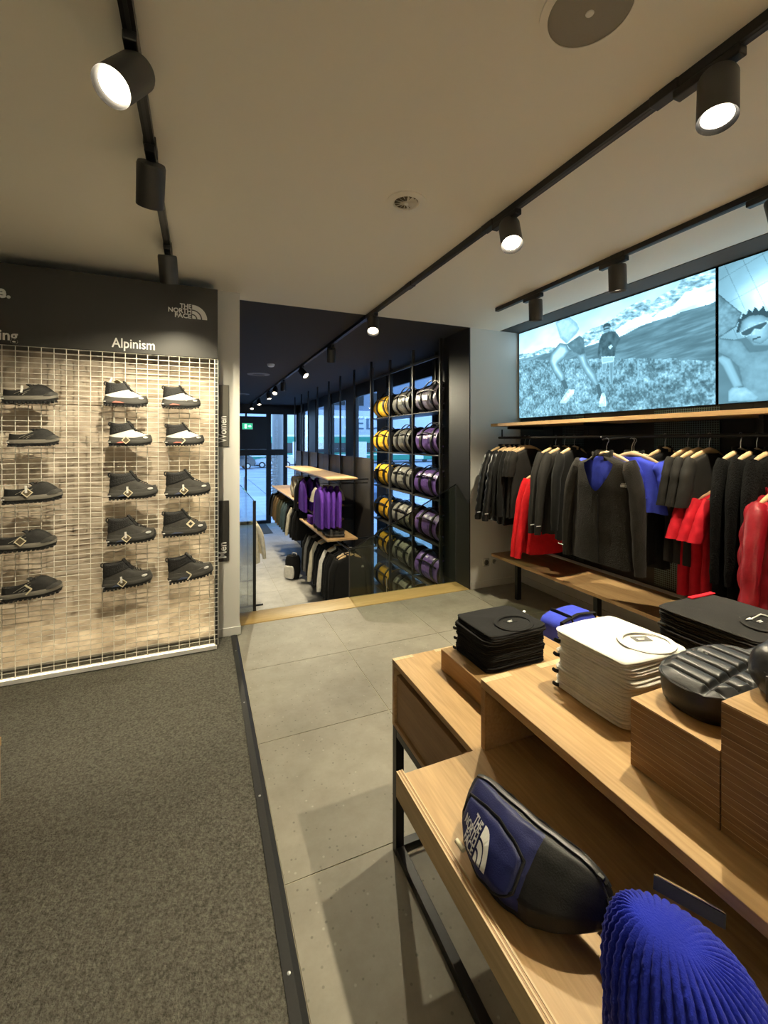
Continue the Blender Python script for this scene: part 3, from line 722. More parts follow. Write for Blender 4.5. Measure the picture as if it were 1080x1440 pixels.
def picture1(S, Tt):
    sky = 0.80 + 0.30 * (fbm(S * 5, Tt * 4, 4, 1) - 0.5) - 0.55 * np.clip(Tt - 0.80 + 0.25 * S, 0, 1) + 0.1
    V = sky.copy()
    mt = ridge(S, [(0, 0.760), (0.12, 0.736), (0.196, 0.757), (0.232, 0.753), (0.263, 0.729), (0.314, 0.70), (0.427, 0.768), (0.485, 0.82), (0.541, 0.822), (0.593, 0.851), (0.623, 0.881), (0.675, 0.924), (0.736, 0.946), (0.776, 0.897), (0.82, 0.937), (0.857, 0.945), (0.897, 1.015), (1, 1.03)]) + 0.02 * (fbm(S * 40, S * 0, 4, 9) - 0.5)
    rk = 0.66 + 1.0 * (fbm(S * 60 + Tt * 30, Tt * 50 - S * 16, 4, 2) - 0.47)
    V = np.where(Tt < mt, np.clip(rk, 0.2, 1.05), V)
    snow = 0.95 + 0.5 * (fbm(S * 14, Tt * 20, 4, 4) - 0.5)
    V = np.where((Tt < mt - 0.13) & (S > 0.4), snow, V)
    hl = ridge(S, [(0, 0.70), (0.2, 0.69), (0.4, 0.66), (0.623, 0.667), (0.718, 0.719), (0.897, 0.744), (1, 0.756)]) + 0.02 * (fbm(S * 30, S * 0, 3, 6) - 0.5)
    hv = 0.42 + 0.35 * (fbm(S * 10 + Tt * 8, Tt * 45 - S * 12, 4, 7) - 0.5) - 0.06 * S
    V = np.where(Tt < hl, hv, V)
    gr = ridge(S, [(0, 0.68), (0.232, 0.612), (0.485, 0.529), (0.657, 0.47), (0.804, 0.412), (1, 0.32)]) + 0.03 * (fbm(S * 50, S * 0, 3, 8) - 0.5)
    gv = 0.47 + 0.65 * (fbm(S * 150, Tt * 62, 3, 11) - 0.44) + 0.55 * (fbm(S * 22, Tt * 18, 3, 14) - 0.45) + 0.9 * np.clip(fbm(S * 190, Tt * 80, 2, 12) - 0.52, 0, 1) - 0.10 * np.clip(S - 0.5, 0, 1)
    V = np.where(Tt < gr, np.clip(gv, 0.12, 1.1), V)
    A = lambda P, *a, **k: paint(V, S, Tt, P, *a, **k)
    A([(0.541, 0.459), (0.567, 0.46), (0.562, 0.384), (0.541, 0.381)], 0.45, 0.55)
    A([(0.577, 0.456), (0.6, 0.458), (0.596, 0.26), (0.583, 0.253)], 0.4, 0.5)
    A([(0.538, 0.525), (0.605, 0.504), (0.6, 0.458), (0.541, 0.459)], 0.62, 0.7)
    A([(0.541, 0.734), (0.572, 0.748), (0.608, 0.73), (0.635, 0.65), (0.613, 0.585), (0.605, 0.504), (0.541, 0.528), (0.538, 0.598), (0.524, 0.515), (0.516, 0.548), (0.527, 0.681)], 0.16, 0.20, edge=0.12, tex=0.35)
    A([(0.547, 0.800), (0.564, 0.815), (0.583, 0.79), (0.585, 0.76), (0.567, 0.735), (0.549, 0.759)], 0.45, 0.6, edge=0.0)
    A([(0.546, 0.79), (0.55, 0.822), (0.566, 0.832), (0.583, 0.812), (0.586, 0.785), (0.565, 0.80)], 0.1, 0.12, edge=0)
    A([(0.550, 0.785), (0.578, 0.782), (0.578, 0.772), (0.550, 0.774)], 0.05, 0.05, edge=0)
    A([(0.572, 0.603), (0.588, 0.62), (0.596, 0.598), (0.583, 0.574)], 0.75, 0.85, edge=0)
    A([(0.297, 0.763), (0.34, 0.729), (0.359, 0.65), (0.327, 0.588), (0.287, 0.548), (0.327, 0.427), (0.327, 0.373), (0.347, 0.282), (0.32, 0.266), (0.3, 0.347), (0.252, 0.471), (0.224, 0.592), (0.239, 0.677)], 0.30, 0.78, edge=0.06, tex=0.08)
    A([(0.397, 0.604), (0.45, 0.603), (0.468, 0.485), (0.507, 0.382), (0.524, 0.278), (0.535, 0.216), (0.519, 0.21), (0.497, 0.265), (0.45, 0.39), (0.427, 0.469)], 0.30, 0.78, edge=0.12, tex=0.08)
    A([(0.304, 0.357), (0.33, 0.372), (0.35, 0.276), (0.327, 0.265)], 0.22, 0.25, edge=0)
    A([(0.353, 0.259), (0.388, 0.251), (0.384, 0.209), (0.334, 0.118), (0.294, 0.13), (0.327, 0.211)], 0.75, 0.95, edge=0.1, tex=0.5)
    A([(0.51, 0.262), (0.527, 0.272), (0.543, 0.166), (0.535, 0.118), (0.521, 0.17)], 0.2, 0.22, edge=0)
    A([(0.538, 0.176), (0.554, 0.183), (0.562, 0.114), (0.562, 0.056), (0.524, 0.052), (0.527, 0.1)], 0.8, 0.95, edge=0.1, tex=0.6)
    A([(0.34, 0.729), (0.418, 0.782), (0.442, 0.74), (0.45, 0.593), (0.421, 0.589), (0.378, 0.633)], 0.28, 0.34, edge=0.1, tex=0.3)
    A([(0.263, 0.995), (0.297, 0.812), (0.34, 0.729), (0.403, 0.81), (0.421, 0.853), (0.403, 0.925), (0.359, 1.013), (0.3, 1.023)], 0.55, 0.72, edge=0.3, tex=0.18)
    return V
def picture2(S, Tt):
    V = 0.55 + 0.45 * np.exp(-(((S - 0.15) * 2.1 / 0.22) ** 2 + ((Tt - 0.72) / 0.2) ** 2)) + 0.15 * (fbm(S * 12, Tt * 8, 4, 21) - 0.5) - 0.10 * Tt
    V -= 0.12 * (np.abs(((S * 2.1 + Tt * 0.35) * 9) % 1 - 0.5) < 0.02)
    V -= 0.10 * (np.abs(((Tt - S * 0.7) * 5) % 1 - 0.5) < 0.015)
    V = np.where(Tt < 0.45, 0.30 + 0.1 * fbm(S * 9, Tt * 9, 4, 23), V)
    A = lambda P, *a, **k: paint(V, S, Tt, P, *a, **k)
    A([(-0.01, 0.83), (0.069, 0.626), (0.053, 0.539), (-0.01, 0.47)], 0.42, 0.5, edge=-0.2, tex=0.4)
    A([(0.069, 0.434), (-0.01, 0.489), (-0.01, 0.388), (0.029, 0.323), (0.057, 0.254), (0.081, -0.01), (0.30, -0.01), (0.31, 0.20), (0.24, 0.36), (0.17, 0.42), (0.136, 0.34), (0.092, 0.347)], 0.40, 0.48, edge=-0.1, tex=0.15)
    A([(0.081, 0.448), (0.101, 0.381), (0.150, 0.36), (0.165, 0.43), (0.15, 0.47)], 0.45, 0.55, edge=-0.1)
    A([(-0.01, 0.337), (0.012, 0.355), (0.037, 0.32), (0.073, 0.114), (0.045, 0.101), (0.012, 0.269)], 0.5, 0.68, edge=-0.15)
    A([(0.029, 0.086), (0.041, 0.112), (0.081, 0.102), (0.115, 0.029), (0.107, 0.007), (0.029, 0.012)], 0.6, 0.68, edge=-0.1, tex=0.2)
    hair = [(0.053, 0.499), (0.060, 0.56), (0.058, 0.585), (0.068, 0.59), (0.072, 0.62), (0.082, 0.605), (0.088, 0.640), (0.098, 0.615), (0.106, 0.645), (0.116, 0.61), (0.128, 0.64), (0.134, 0.60), (0.15, 0.60), (0.158, 0.52), (0.15, 0.47), (0.12, 0.5), (0.08, 0.5), (0.063, 0.49)]
    A(hair, 0.08, 0.10, edge=0.0)
    A([(0.061, 0.495), (0.069, 0.569), (0.092, 0.595), (0.122, 0.582), (0.142, 0.549), (0.15, 0.491), (0.145, 0.42), (0.120, 0.384), (0.095, 0.414), (0.077, 0.45)], 0.42, 0.66, edge=-0.05, tex=0.1)
    gl = [(0.063, 0.493), (0.086, 0.512), (0.107, 0.525), (0.138, 0.535), (0.14, 0.512), (0.121, 0.478), (0.105, 0.492), (0.095, 0.462), (0.081, 0.455), (0.068, 0.467)]
    A(gl, 0.12, 0.2, edge=0.75, w_=0.010)
    A([(0.098, 0.43), (0.12, 0.44), (0.122, 0.432), (0.100, 0.42)], 0.15, 0.15, edge=0)
    A([(0.096, 0.48), (0.106, 0.49), (0.108, 0.455), (0.098, 0.452)], 0.75, 0.8, edge=-0.1)
    return V
def screen_mat():
    m = bpy.data.materials.new('screen_picture'); MATS['screen_picture'] = m; m.use_nodes = True
    nt = m.node_tree; N = nt.nodes; L = nt.links
    for n in list(N): N.remove(n)
    out = N.new('ShaderNodeOutputMaterial'); em = N.new('ShaderNodeEmission'); at = N.new('ShaderNodeAttribute'); rp = N.new('ShaderNodeValToRGB')
    at.attribute_name = 'picture'
    e = rp.color_ramp.elements
    e[0].position = 0.0; e[0].color = (0.012, 0.032, 0.042, 1)
    e[1].position = 1.0; e[1].color = (0.86, 0.98, 1.0, 1)
    a = e.new(0.35); a.color = (0.075, 0.165, 0.21, 1)
    a = e.new(0.62); a.color = (0.20, 0.42, 0.54, 1)
    a = e.new(0.82); a.color = (0.42, 0.72, 0.90, 1)
    L.new(at.outputs['Fac'], rp.inputs[0]); L.new(rp.outputs[0], em.inputs[0]); em.inputs[1].default_value = 1.5
    L.new(em.outputs[0], out.inputs[0])
    return m
M_screen = screen_mat()
def screen(label, y0, y1, fn, nu=420, nv=196, z0=1.853, z1=2.800, x=3.300):
    t = thing('video_screen', label, 'screen', (x, 0, 0))
    MB().box(0.0015, 0.040, y1 - 0.004, y0 + 0.004, z0 - 0.004, z1 + 0.004).build('bezel', M_blackm, t)
    mb = MB().grid(lambda u, v: (0.0, y0 + (y1 - y0) * u, z0 + (z1 - z0) * v), nu, nv)
    mb.f = [f[::-1] for f in mb.f]
    o = mb.build('display', M_screen, t)
    S, Tt = np.meshgrid(np.linspace(0, 1, nu), np.linspace(0, 1, nv))
    V = np.clip(fn(S, Tt), 0.02, 1.1).astype(np.float32).ravel()
    at = o.data.attributes.new('picture', 'FLOAT', 'POINT'); at.data.foreach_set('value', V)
screen('lit screen showing two runners on a mountain slope in blue monochrome', 3.902, 1.882, picture1)
screen('lit screen showing a seated person in sunglasses in blue monochrome', 1.862, -0.168, picture2)

# dark backing with perforated panels behind the rail, between shelf and lower shelf
M_perfd = mat('black_board', (0.012, 0.012, 0.012), 0.55, bump=0.03)
t = thing('rail_backing', 'black backing boards behind the hanging rail', 'wall panel', (3.345, 0, 0))
ya = 3.9
for k, wd in enumerate((0.50, 0.22, 0.36, 0.36, 0.34, 0.46, 0.55, 0.8, 0.8)):
    MB().chbox(-0.03 + (0.004 if k % 2 else 0), 0, ya - wd + 0.002, ya, 0.44, 1.85, 0.0015).build('board', M_perfd, t)
    ya -= wd
def perf_mat():
    m = bpy.data.materials.new('perforated_steel'); MATS['perforated_steel'] = m; m.use_nodes = True
    nt = m.node_tree; N = nt.nodes; L = nt.links; b = N['Principled BSDF']
    tcn = N.new('ShaderNodeTexCoord'); mp = N.new('ShaderNodeMapping'); mp.inputs['Scale'].default_value = (0, 1, 1)
    v = N.new('ShaderNodeTexVoronoi'); v.inputs['Scale'].default_value = 62; v.inputs['Randomness'].default_value = 0.0
    L.new(tcn.outputs['Object'], mp.inputs[0]); L.new(mp.outputs[0], v.inputs['Vector'])
    r = N.new('ShaderNodeValToRGB'); L.new(v.outputs['Distance'], r.inputs[0]); r.color_ramp.interpolation = 'CONSTANT'
    r.color_ramp.elements[0].color = (0.004, 0.006, 0.006, 1); r.color_ramp.elements[1].position = 0.40; r.color_ramp.elements[1].color = (0.10, 0.15, 0.15, 1)
    L.new(r.outputs[0], b.inputs['Base Color']); b.inputs['Roughness'].default_value = 0.4; b.inputs['Metallic'].default_value = 0.3
    return m
M_perf = perf_mat()
for lb, y0, y1 in (('dark teal perforated panel beside the two charcoal softshell jackets', 3.28, 3.02), ('dark teal perforated panel beside the blue t-shirt', 2.33, 1.86), ('narrow dark teal perforated panel behind the fleeces', 1.56, 1.36)):
    t = thing('perforated_panel', lb, 'wall panel', (3.308, 0, 0))
    MB().chbox(0, 0.005, y1, y0, 0.46, 1.84, 0.001).build('sheet', M_perf, t)

# oak shelf over the rail, lower oak shelf, rails
def plank_shelf(name, label, x0, x1, ya, yb, z0, z1, n, m=M_shelf):
    t = thing(name, label, 'shelf', (0, 0, 0))
    st_ = (ya - yb) / n
    for k in range(n):
        MB().chbox(x0, x1, ya - (k + 1) * st_ + 0.0008, ya - k * st_ - 0.0008, z0, z1, 0.0015).build('board', m, t)
    return t
t = plank_shelf('wall_shelf', 'oak shelf below the screens above the jackets', 2.78, 3.30, 3.728, -1.4, 1.745, 1.775, 6)
for y in (3.55, 2.6, 1.4, 0.2): MB().chbox(2.86, 3.31, y - 0.012, y + 0.012, 1.715, 1.744, 0.002).build('bracket', M_blackm, t)
t = plank_shelf('low_shelf', 'low oak shelf under the jackets', 2.80, 3.30, 3.745, -1.4, 0.392, 0.420, 6)
for y in (3.50, 2.55, 1.5, 0.4):
    MB().chbox(2.92, 2.97, y - 0.02, y + 0.02, 0.0, 0.391, 0.002).build('leg', M_blackm, t)
    MB().chbox(2.97, 3.30, y - 0.015, y + 0.015, 0.35, 0.391, 0.002).build('bracket', M_blackm, t)
t = thing('hanging_rail', 'black hanging rail under the oak shelf', 'clothes rail', (2.92, 0, 1.63))
MB().tube([(0, 3.77, 0), (0, -1.3, 0)], 0.0125, 12).build('bar', M_blackm, t, 60)
for y in (3.72, 2.62, 1.42, 0.2): MB().chbox(-0.006, 0.006, y - 0.006, y + 0.006, 0.010, 0.086, 0.001).build('drop_rod', M_blackm, t)
t = thing('hanging_rail', 'short lower black rail behind the red fleece', 'clothes rail', (2.92, 0, 1.385))
MB().tube([(0, 3.28, 0), (0, 3.02, 0)], 0.010, 10).tube([(0, 3.26, 0), (0.39, 3.26, 0)], 0.008, 8).build('bar', M_blackm, t, 60)
t = thing('hanging_rail', 'short lower black rail behind the red t-shirts', 'clothes rail', (2.92, 0, 1.385))
MB().tube([(0, 1.86, 0), (0, 1.56, 0)], 0.010, 10).tube([(0, 1.60, 0), (0.39, 1.60, 0)], 0.008, 8).build('bar', M_blackm, t, 60)
t = thing('face_out_arm', 'black face-out arm carrying the open fleece jacket', 'clothes rail', (2.92, 2.20, 1.63))
MB().tube([(0, 0, -0.0125), (-0.16, 0, -0.0125), (-0.33, 0, -0.022), (-0.345, 0, -0.005)], 0.006, 8).build('arm', M_blackm, t, 60)

# ================================================================== GARMENTS
def fab(name, col, rough=0.85, bump=0.2, bs=250, **k): return mat(name, col, rough, bump=bump, bscale=bs, spec=k.pop('spec', 0.2), var=k.pop('var', 0.12), vscale=20, **k)
F_blk = fab('black_cloth', (0.0085, 0.0083, 0.008), sheen=0.05)
F_char = fab('charcoal_softshell', (0.021, 0.0195, 0.018), 0.7)
F_fle = fab('charcoal_fleece', (0.024, 0.0215, 0.019), 0.95, 0.5, 160, sheen=0.05)
F_sher = fab('black_pile_fleece', (0.0035, 0.0035, 0.0035), 0.98, 1.0, 110)
F_blkp = fab('black_puffer_nylon', (0.009, 0.009, 0.0095), 0.38, 0.08, 90, spec=0.5)
F_red = fab('red_fleece', (0.62, 0.012, 0.018), 0.8, 0.3, 220)
F_redt = fab('red_jersey', (0.50, 0.010, 0.022), 0.8, 0.15, 300)
F_redp = fab('red_puffer_nylon', (0.30, 0.006, 0.016), 0.45, 0.5, 22, spec=0.5)
F_blu = fab('blue_jersey', (0.050, 0.075, 0.58), 0.8)
F_pur = fab('purple_cloth', (0.125, 0.040, 0.36), 0.75)
F_crm = fab('cream_cloth', (0.66, 0.60, 0.46), 0.85)
F_tan = fab('tan_cloth', (0.30, 0.20, 0.10), 0.85)
F_oli = fab('olive_cloth', (0.10, 0.10, 0.065), 0.85)
F_tea = fab('teal_grey_cloth', (0.080, 0.12, 0.135), 0.8)
F_gry = fab('grey_cloth', (0.16, 0.155, 0.145), 0.85)
F_wht = fab('white_jersey', (0.80, 0.77, 0.70), 0.85, 0.12, 200)
F_blkt = fab('black_jersey', (0.012, 0.0115, 0.0115), 0.85, 0.12, 260)

HOOK = MB().tube([(0, 0, -0.092), (0, 0, -0.040), (0.006, 0, -0.024)] + [(0.0175 * math.sin(a), 0, -0.0175 * math.cos(a) * 1.0) for a in [R(30 + 15 * k) for k in range(14)]], 0.0022, 6).mesh('hook', M_steel, 60)
def hang_arm(w_):
    mb = MB()
    P = [(-w_, 0.012, -0.150), (-w_ * 0.7, 0.006, -0.125), (-w_ * 0.3, 0, -0.100), (0, 0, -0.090), (w_ * 0.3, 0, -0.100), (w_ * 0.7, 0.006, -0.125), (w_, 0.012, -0.150)]
    return mb.tube(P, [0.008, 0.0125, 0.014, 0.016, 0.014, 0.0125, 0.008], 8, flat=1.25)
ARMS = {k: hang_arm(k).mesh('arm', M_hang, 60) for k in (0.14, 0.17)}
def hanger(loc, rz, label, group, w_=0.17):
    t = thing('wooden_hanger', label, 'hanger', loc, rz, group)
    inst('arm', ARMS[w_], t); inst('hook', HOOK, t)
    return t

def garment_meshes(key, L=0.66, W=0.205, sleeve='long', m=F_blk, m2=None, baffle=0.0, fold=0.16, seed=1, collar='stand', vopen=0.0, thick=1.0, n=40, nr=34, flare=0.03, spread=0.06, sl=0.56, zip_=False, hem=None, logo=None, cuff=None, bper=0.05, vend=0.62):
    """parts of one garment hung on a hanger, hook at the origin, front towards -y"""
    z0 = -0.108; parts = []
    def body(d, th):
        pr = [(0, 0.062, 0.052), (0.015, 0.095, 0.052), (0.03, 0.138, 0.052), (0.05, W - 0.018, 0.052), (0.08, W, 0.056), (0.2, W * 0.98, 0.066), (L, W + flare, 0.070)]
        ds = [p[0] for p in pr]
        a = float(np.interp(d, ds, [p[1] for p in pr])); b = float(np.interp(d, ds, [p[2] for p in pr])) * thick
        f = min(1, d / 0.18)
        k = 1 + fold * f * (nz(math.cos(th) * 2.6 + seed * 7.3, math.sin(th) * 2.6, d * 1.7 + seed) + 0.6 * nz(th * 3.2 + seed, d * 2.2, 4.2)) 
        k2 = 1 + fold * 0.35 * f * nz(math.cos(th) * 3 + seed, math.sin(th) * 3, d * 9)
        if baffle: k2 *= 1 + baffle * (abs(math.sin(PI * d / bper)) - 0.6)
        ca, sa = math.cos(th), math.sin(th)
        x = a * math.copysign(abs(ca) ** 0.62, ca) * (1 + (k - 1) * 0.3) * (1 + (k2 - 1) * 0.4)
        y = b * math.copysign(abs(sa) ** 0.9, sa) * k * k2
        hm = 0.012 * nz(th * 1.5, seed) if d >= L - 1e-6 else 0
        return (x, y, z0 - d + hm)
    rings = []
    for i in range(nr):
        d = L * (i / (nr - 1)) ** 1.25
        g = 0.0
        if vopen: g = max(-0.03, vopen * max(0, 1 - d / (L * vend)) ** 1.15 - 0.03)
        if vopen: ths = [-PI / 2 + g + (2 * PI - 2 * g) * k / (n - 1) for k in range(n)]
        else: ths = [-PI / 2 + 2 * PI * k / n for k in range(n)]
        rings.append([body(d, th) for th in ths])
    mb = MB()
    if vopen:
        mb.loft(rings, False, False, closed=False)
    else:
        mb.loft(rings, False, False)
        inr = [[(p[0] * 0.93, p[1] * 0.9, p[2] + 0.02) for p in rings[-1]]]
        mb.loft([rings[-1]] + inr, False, True)
    parts.append(('body', mb.mesh('body', m, 80)))
    if sleeve:
        for sg in (-1, 1):
            mb = MB(); N_ = 22; rr = []
            ln = sl if sleeve == 'long' else (sl if sl < 0.4 else 0.21)
            for i in range(N_):
                t_ = i / (N_ - 1)
                if sleeve == 'long':
                    x = (W - 0.035) + 0.045 * min(1, t_ * 4) + spread * t_ + 0.012 * math.sin(t_ * 3)
                    rad = lerp(0.068, 0.047, t_ ** 0.7)
                else:
                    x = (W - 0.03) + 0.03 * min(1, t_ * 3) + spread * 0.9 * t_; rad = lerp(0.062, 0.066, t_)
                if i == 0: rad *= 0.7
                y = -0.012 * math.sin(t_ * PI) - 0.03 * t_ * (sleeve == 'long')
                z = z0 - 0.055 - ln * t_ + 0.02 * (t_ == 0)
                ring = []
                for k in range(18):
                    th = 2 * PI * k / 18
                    q = 1 + fold * 0.8 * nz(math.cos(th) * 2 + seed * 3.1 + sg, math.sin(th) * 2, t_ * 6) + 0.05 * nz(th, t_ * 14, seed + sg)
                    if baffle: q *= 1 + baffle * 1.2 * (abs(math.sin(PI * t_ * ln / bper)) - 0.6)
                    if t_ > 0.93 and sleeve == 'long': q *= 0.9
                    ring.append((sg * (x + rad * 0.72 * math.cos(th) * q), y + rad * 0.86 * math.sin(th) * q, z + rad * 0.35 * math.cos(th) * (1 - t_)))
                rr.append(ring)
            rr.append([(lerp(p[0], sg * x, 0.2), lerp(p[1], y, 0.2), p[2] + 0.012) for p in rr[-1]])
            mb.loft(rr, True, True)
            parts.append(('sleeve', mb.mesh('sleeve', m2 or m, 80)))
    # collar
    mb = MB()
    if collar == 'stand':
        g = max(0.2, vopen * 0.9) if vopen else 0.25
        ths = [-PI / 2 + g + (2 * PI - 2 * g) * k / 27 for k in range(28)]
        prof = [(0.070, 0.056, -0.122), (0.064, 0.054, -0.095), (0.066, 0.056, -0.070), (0.060, 0.050, -0.066), (0.056, 0.046, -0.10)]
        rr = []
        for (a, b, z) in prof:
            rr.append([(a * math.cos(th) * (1 + 0.35 * (math.sin(th) < -0.4) * bool(vopen)), b * math.sin(th), z - 0.022 * (math.sin(th) < 0) * (-math.sin(th))) for th in ths])
        mb.loft(rr, False, False, closed=False)
    else:
        mb.tube([(0.068 * math.cos(2 * PI * k / 24), 0.046 * math.sin(2 * PI * k / 24), -0.108 - 0.026 * max(0, -math.sin(2 * PI * k / 24))) for k in range(24)], 0.0075, 6, closed=True)
    parts.append(('collar', mb.mesh('collar', m2 or m, 70)))
    if zip_:
        mb = MB(); pts = []
        for i in range(16):
            d0_ = L * vend if vopen else 0.03; d = d0_ + (L - 0.01 - d0_) * i / 15; p = body(d, -PI / 2 + 0.02); pts.append((p[0], p[1] - 0.002, p[2]))
        mb.tube(pts, 0.004, 5)
        parts.append(('zipper', mb.mesh('zipper', M_blackm, 60)))
    if logo:
        d, th = logo; p = Vector(body(d, th)); q = Vector(body(d, th + 0.1)); tx = (q - p).normalized()
        nn = Vector((tx.y, -tx.x, 0)).normalized()
        Mx = Matrix((( tx.x, 0, nn.x, p.x + nn.x * 0.003), (tx.y, 0, nn.y, p.y + nn.y * 0.003), (0, 1, 0, p.z), (0, 0, 0, 1)))
        mb = emblem(MB(), 0.004, 0, 0.032, 0, 0.002, 6, Mx)
        for k in range(3): mb.prism([(-0.026 + 0.006 * (k == 2), 0.002 + k * 0.009), (0.001, 0.002 + k * 0.009), (0.001, 0.008 + k * 0.009), (-0.026 + 0.006 * (k == 2), 0.008 + k * 0.009)], 0, 0.002, Mx)
        parts.append(('logo', mb.mesh('logo', M_print)))
    if cuff:
        mb = MB().chbox(-W - 0.05 - spread, -W - 0.005 - spread, -0.084, -0.078, z0 - sl + 0.02, z0 - sl + 0.026, 0.001)
        parts.append(('cuff_mark', mb.mesh('cuff_mark', M_print)))
    return parts
GM = {}
def garment(key, name, cat, loc, rz, label, group, kw, hang=True, scale=1.0, hl=None, hw=0.17, tilt=0.0, ys=1.0):
    if key not in GM: GM[key] = garment_meshes(key, **kw)
    t = thing(name, label, cat, loc, rz, group, (0, tilt, rz))
    t.scale = (scale, scale * ys, scale)
    for nm, me in GM[key]: inst(nm, me, t)
    if hang: hanger(loc, rz, hl or ('wooden hanger in ' + label), 'wooden hangers on the wall rails', hw)
    return t
RZ = 1.63; RX = 2.92
GR = 'jackets and shirts on the wall rails'
KW = {
 'puff': dict(L=0.72, W=0.20, m=F_blkp, baffle=0.34, fold=0.10, seed=2, thick=1.35, spread=0.13, sl=0.66, cuff=1),
 'blkj': dict(L=0.74, W=0.20, m=F_blk, seed=3, spread=0.06, sl=0.60),
 'ctee': dict(L=0.66, W=0.20, sleeve='short', m=F_char, collar='crew', seed=4, spread=0.03),
 'redf': dict(L=0.70, W=0.19, m=F_red, seed=5, fold=0.2, spread=0.14, sl=0.66),
 'soft': dict(L=0.72, W=0.21, m=F_char, seed=6, fold=0.18, spread=0.09, sl=0.66, cuff=1, zip_=True),
 'fleece': dict(L=0.74, W=0.235, m=F_fle, m2=F_fle, seed=8, fold=0.14, spread=0.05, sl=0.70, vopen=0.52, vend=0.36, thick=1.1, logo=(0.20, -PI / 2 + 0.95), cuff=1, zip_=True),
 'blut': dict(L=0.58, W=0.215, sleeve='short', m=F_blu, collar='crew', seed=9, spread=0.03),
 'blu2': dict(L=0.36, W=0.215, sleeve='short', m=F_blu, collar='crew', seed=19, spread=0.03),
 'gtee': dict(L=0.68, W=0.20, sleeve='short', m=F_char, collar='crew', seed=10, fold=0.12, spread=0.055, thick=1.0, sl=0.27),
 'redt': dict(L=0.62, W=0.20, sleeve='short', m=F_redt, collar='crew', seed=11, spread=0.10),
 'sher': dict(L=0.82, W=0.21, m=F_sher, seed=12, spread=0.06, sl=0.66, thick=1.25),
 'redp': dict(L=0.74, W=0.24, m=F_redp, baffle=0.10, bper=0.125, fold=0.26, seed=13, thick=1.9, spread=0.18, sl=0.70),
}
items = [
 ('puff', 'puffer_jacket', 'jacket', 3.69, 'black quilted down jacket hanging next to the white back wall', 0.0, RZ),
 ('puff', 'puffer_jacket', 'jacket', 3.585, 'black quilted down jacket in front of its twin, next to plain black jackets', 0.04, RZ),
 ('blkj', 'black_jacket', 'jacket', 3.50, 'plain black zip jacket right after the quilted down jackets', -0.03, RZ),
 ('blkj', 'black_jacket', 'jacket', 3.44, 'plain black jacket behind the charcoal t-shirts', 0.03, RZ),
 ('ctee', 't_shirt', 't-shirt', 3.37, 'charcoal t-shirt hung behind the red fleece', 0.02, RZ),
 ('ctee', 't_shirt', 't-shirt', 3.31, 'charcoal t-shirt hung directly before the red fleece', -0.02, RZ),
 ('redf', 'red_fleece', 'jacket', 3.17, 'bright red fleece hung low before the charcoal softshells', 0.06, 1.385),
 ('redf', 'red_fleece', 'jacket', 3.07, 'red fleece half hidden under the charcoal softshells', -0.05, 1.385),
 ('soft', 'softshell_jacket', 'jacket', 2.97, 'charcoal softshell jacket beside the bright red fleece', 0.05, RZ),
 ('soft', 'softshell_jacket', 'jacket', 2.87, 'charcoal softshell jacket with zip facing the display table', -0.02, RZ),
 ('blkj', 'black_jacket', 'jacket', 2.76, 'plain black jacket between the softshells and the open fleece jacket', 0.10, RZ),
 ('blkj', 'black_jacket', 'jacket', 1.98, 'plain black jacket behind the blue t-shirt and dark t-shirts', 0.0, RZ),
 ('gtee', 't_shirt', 't-shirt', 1.83, 'dark grey t-shirt, first of three beside the blue t-shirts', 0.03, RZ),
 ('gtee', 't_shirt', 't-shirt', 1.765, 'dark grey t-shirt, middle of three beside the blue t-shirts', 0.0, RZ),
 ('gtee', 't_shirt', 't-shirt', 1.70, 'dark grey t-shirt, last of three before the red t-shirts', -0.03, RZ),
 ('redt', 't_shirt', 't-shirt', 1.75, 'red t-shirt hung low, outermost before the dark grey t-shirts', 0.04, 1.385),
 ('redt', 't_shirt', 't-shirt', 1.67, 'red t-shirt hung low between two others', 0.0, 1.385),
 ('redt', 't_shirt', 't-shirt', 1.60, 'red t-shirt hung low against the black pile fleece', -0.03, 1.385),
 ('sher', 'pile_fleece', 'jacket', 1.53, 'black pile fleece touching the red t-shirts', 0.02, RZ),
 ('sher', 'pile_fleece', 'jacket', 1.45, 'black pile fleece in the middle of three', 0.0, RZ),
 ('sher', 'pile_fleece', 'jacket', 1.37, 'black pile fleece touching the red puffer jackets', -0.02, RZ),
 ('redp', 'red_puffer_jacket', 'jacket', 1.30, 'thick red puffer jacket beside the black pile fleeces', 0.10, 1.42),
 ('redp', 'red_puffer_jacket', 'jacket', 1.09, 'thick red puffer jacket behind the grey folded t-shirts', 0.0, 1.42),
]
for (k, nm, ct, y, lb, rz, z) in items:
    garment(k, nm, ct, (RX if k != 'redp' else 2.80, y, z), rz, lb, GR, KW[k], hl='wooden hanger of the ' + (lb if len(lb.split()) <= 12 else lb.split(',')[0]), ys=0.62 if k not in ('puff', 'redp') else 0.8)
garment('blut', 't_shirt', 't-shirt', (2.63, 2.20, 1.60), R(-90), 'bright blue t-shirt inside the open fleece jacket', GR, KW['blut'])
garment('fleece', 'fleece_jacket', 'jacket', (2.60, 2.20, 1.60), R(-90), 'charcoal fleece jacket worn open over a blue t-shirt, facing out', GR, KW['fleece'], hang=False)
garment('blu2', 't_shirt', 't-shirt', (2.70, 2.06, 1.60), R(-84), 'bright blue t-shirt peeking out behind the open fleece jacket', GR, KW['blu2'])
garment('blkj', 'black_jacket', 'jacket', (2.80, 2.12, 1.60), R(-80), 'black jacket behind the blue t-shirts on the face-out arm', GR, KW['blkj'])

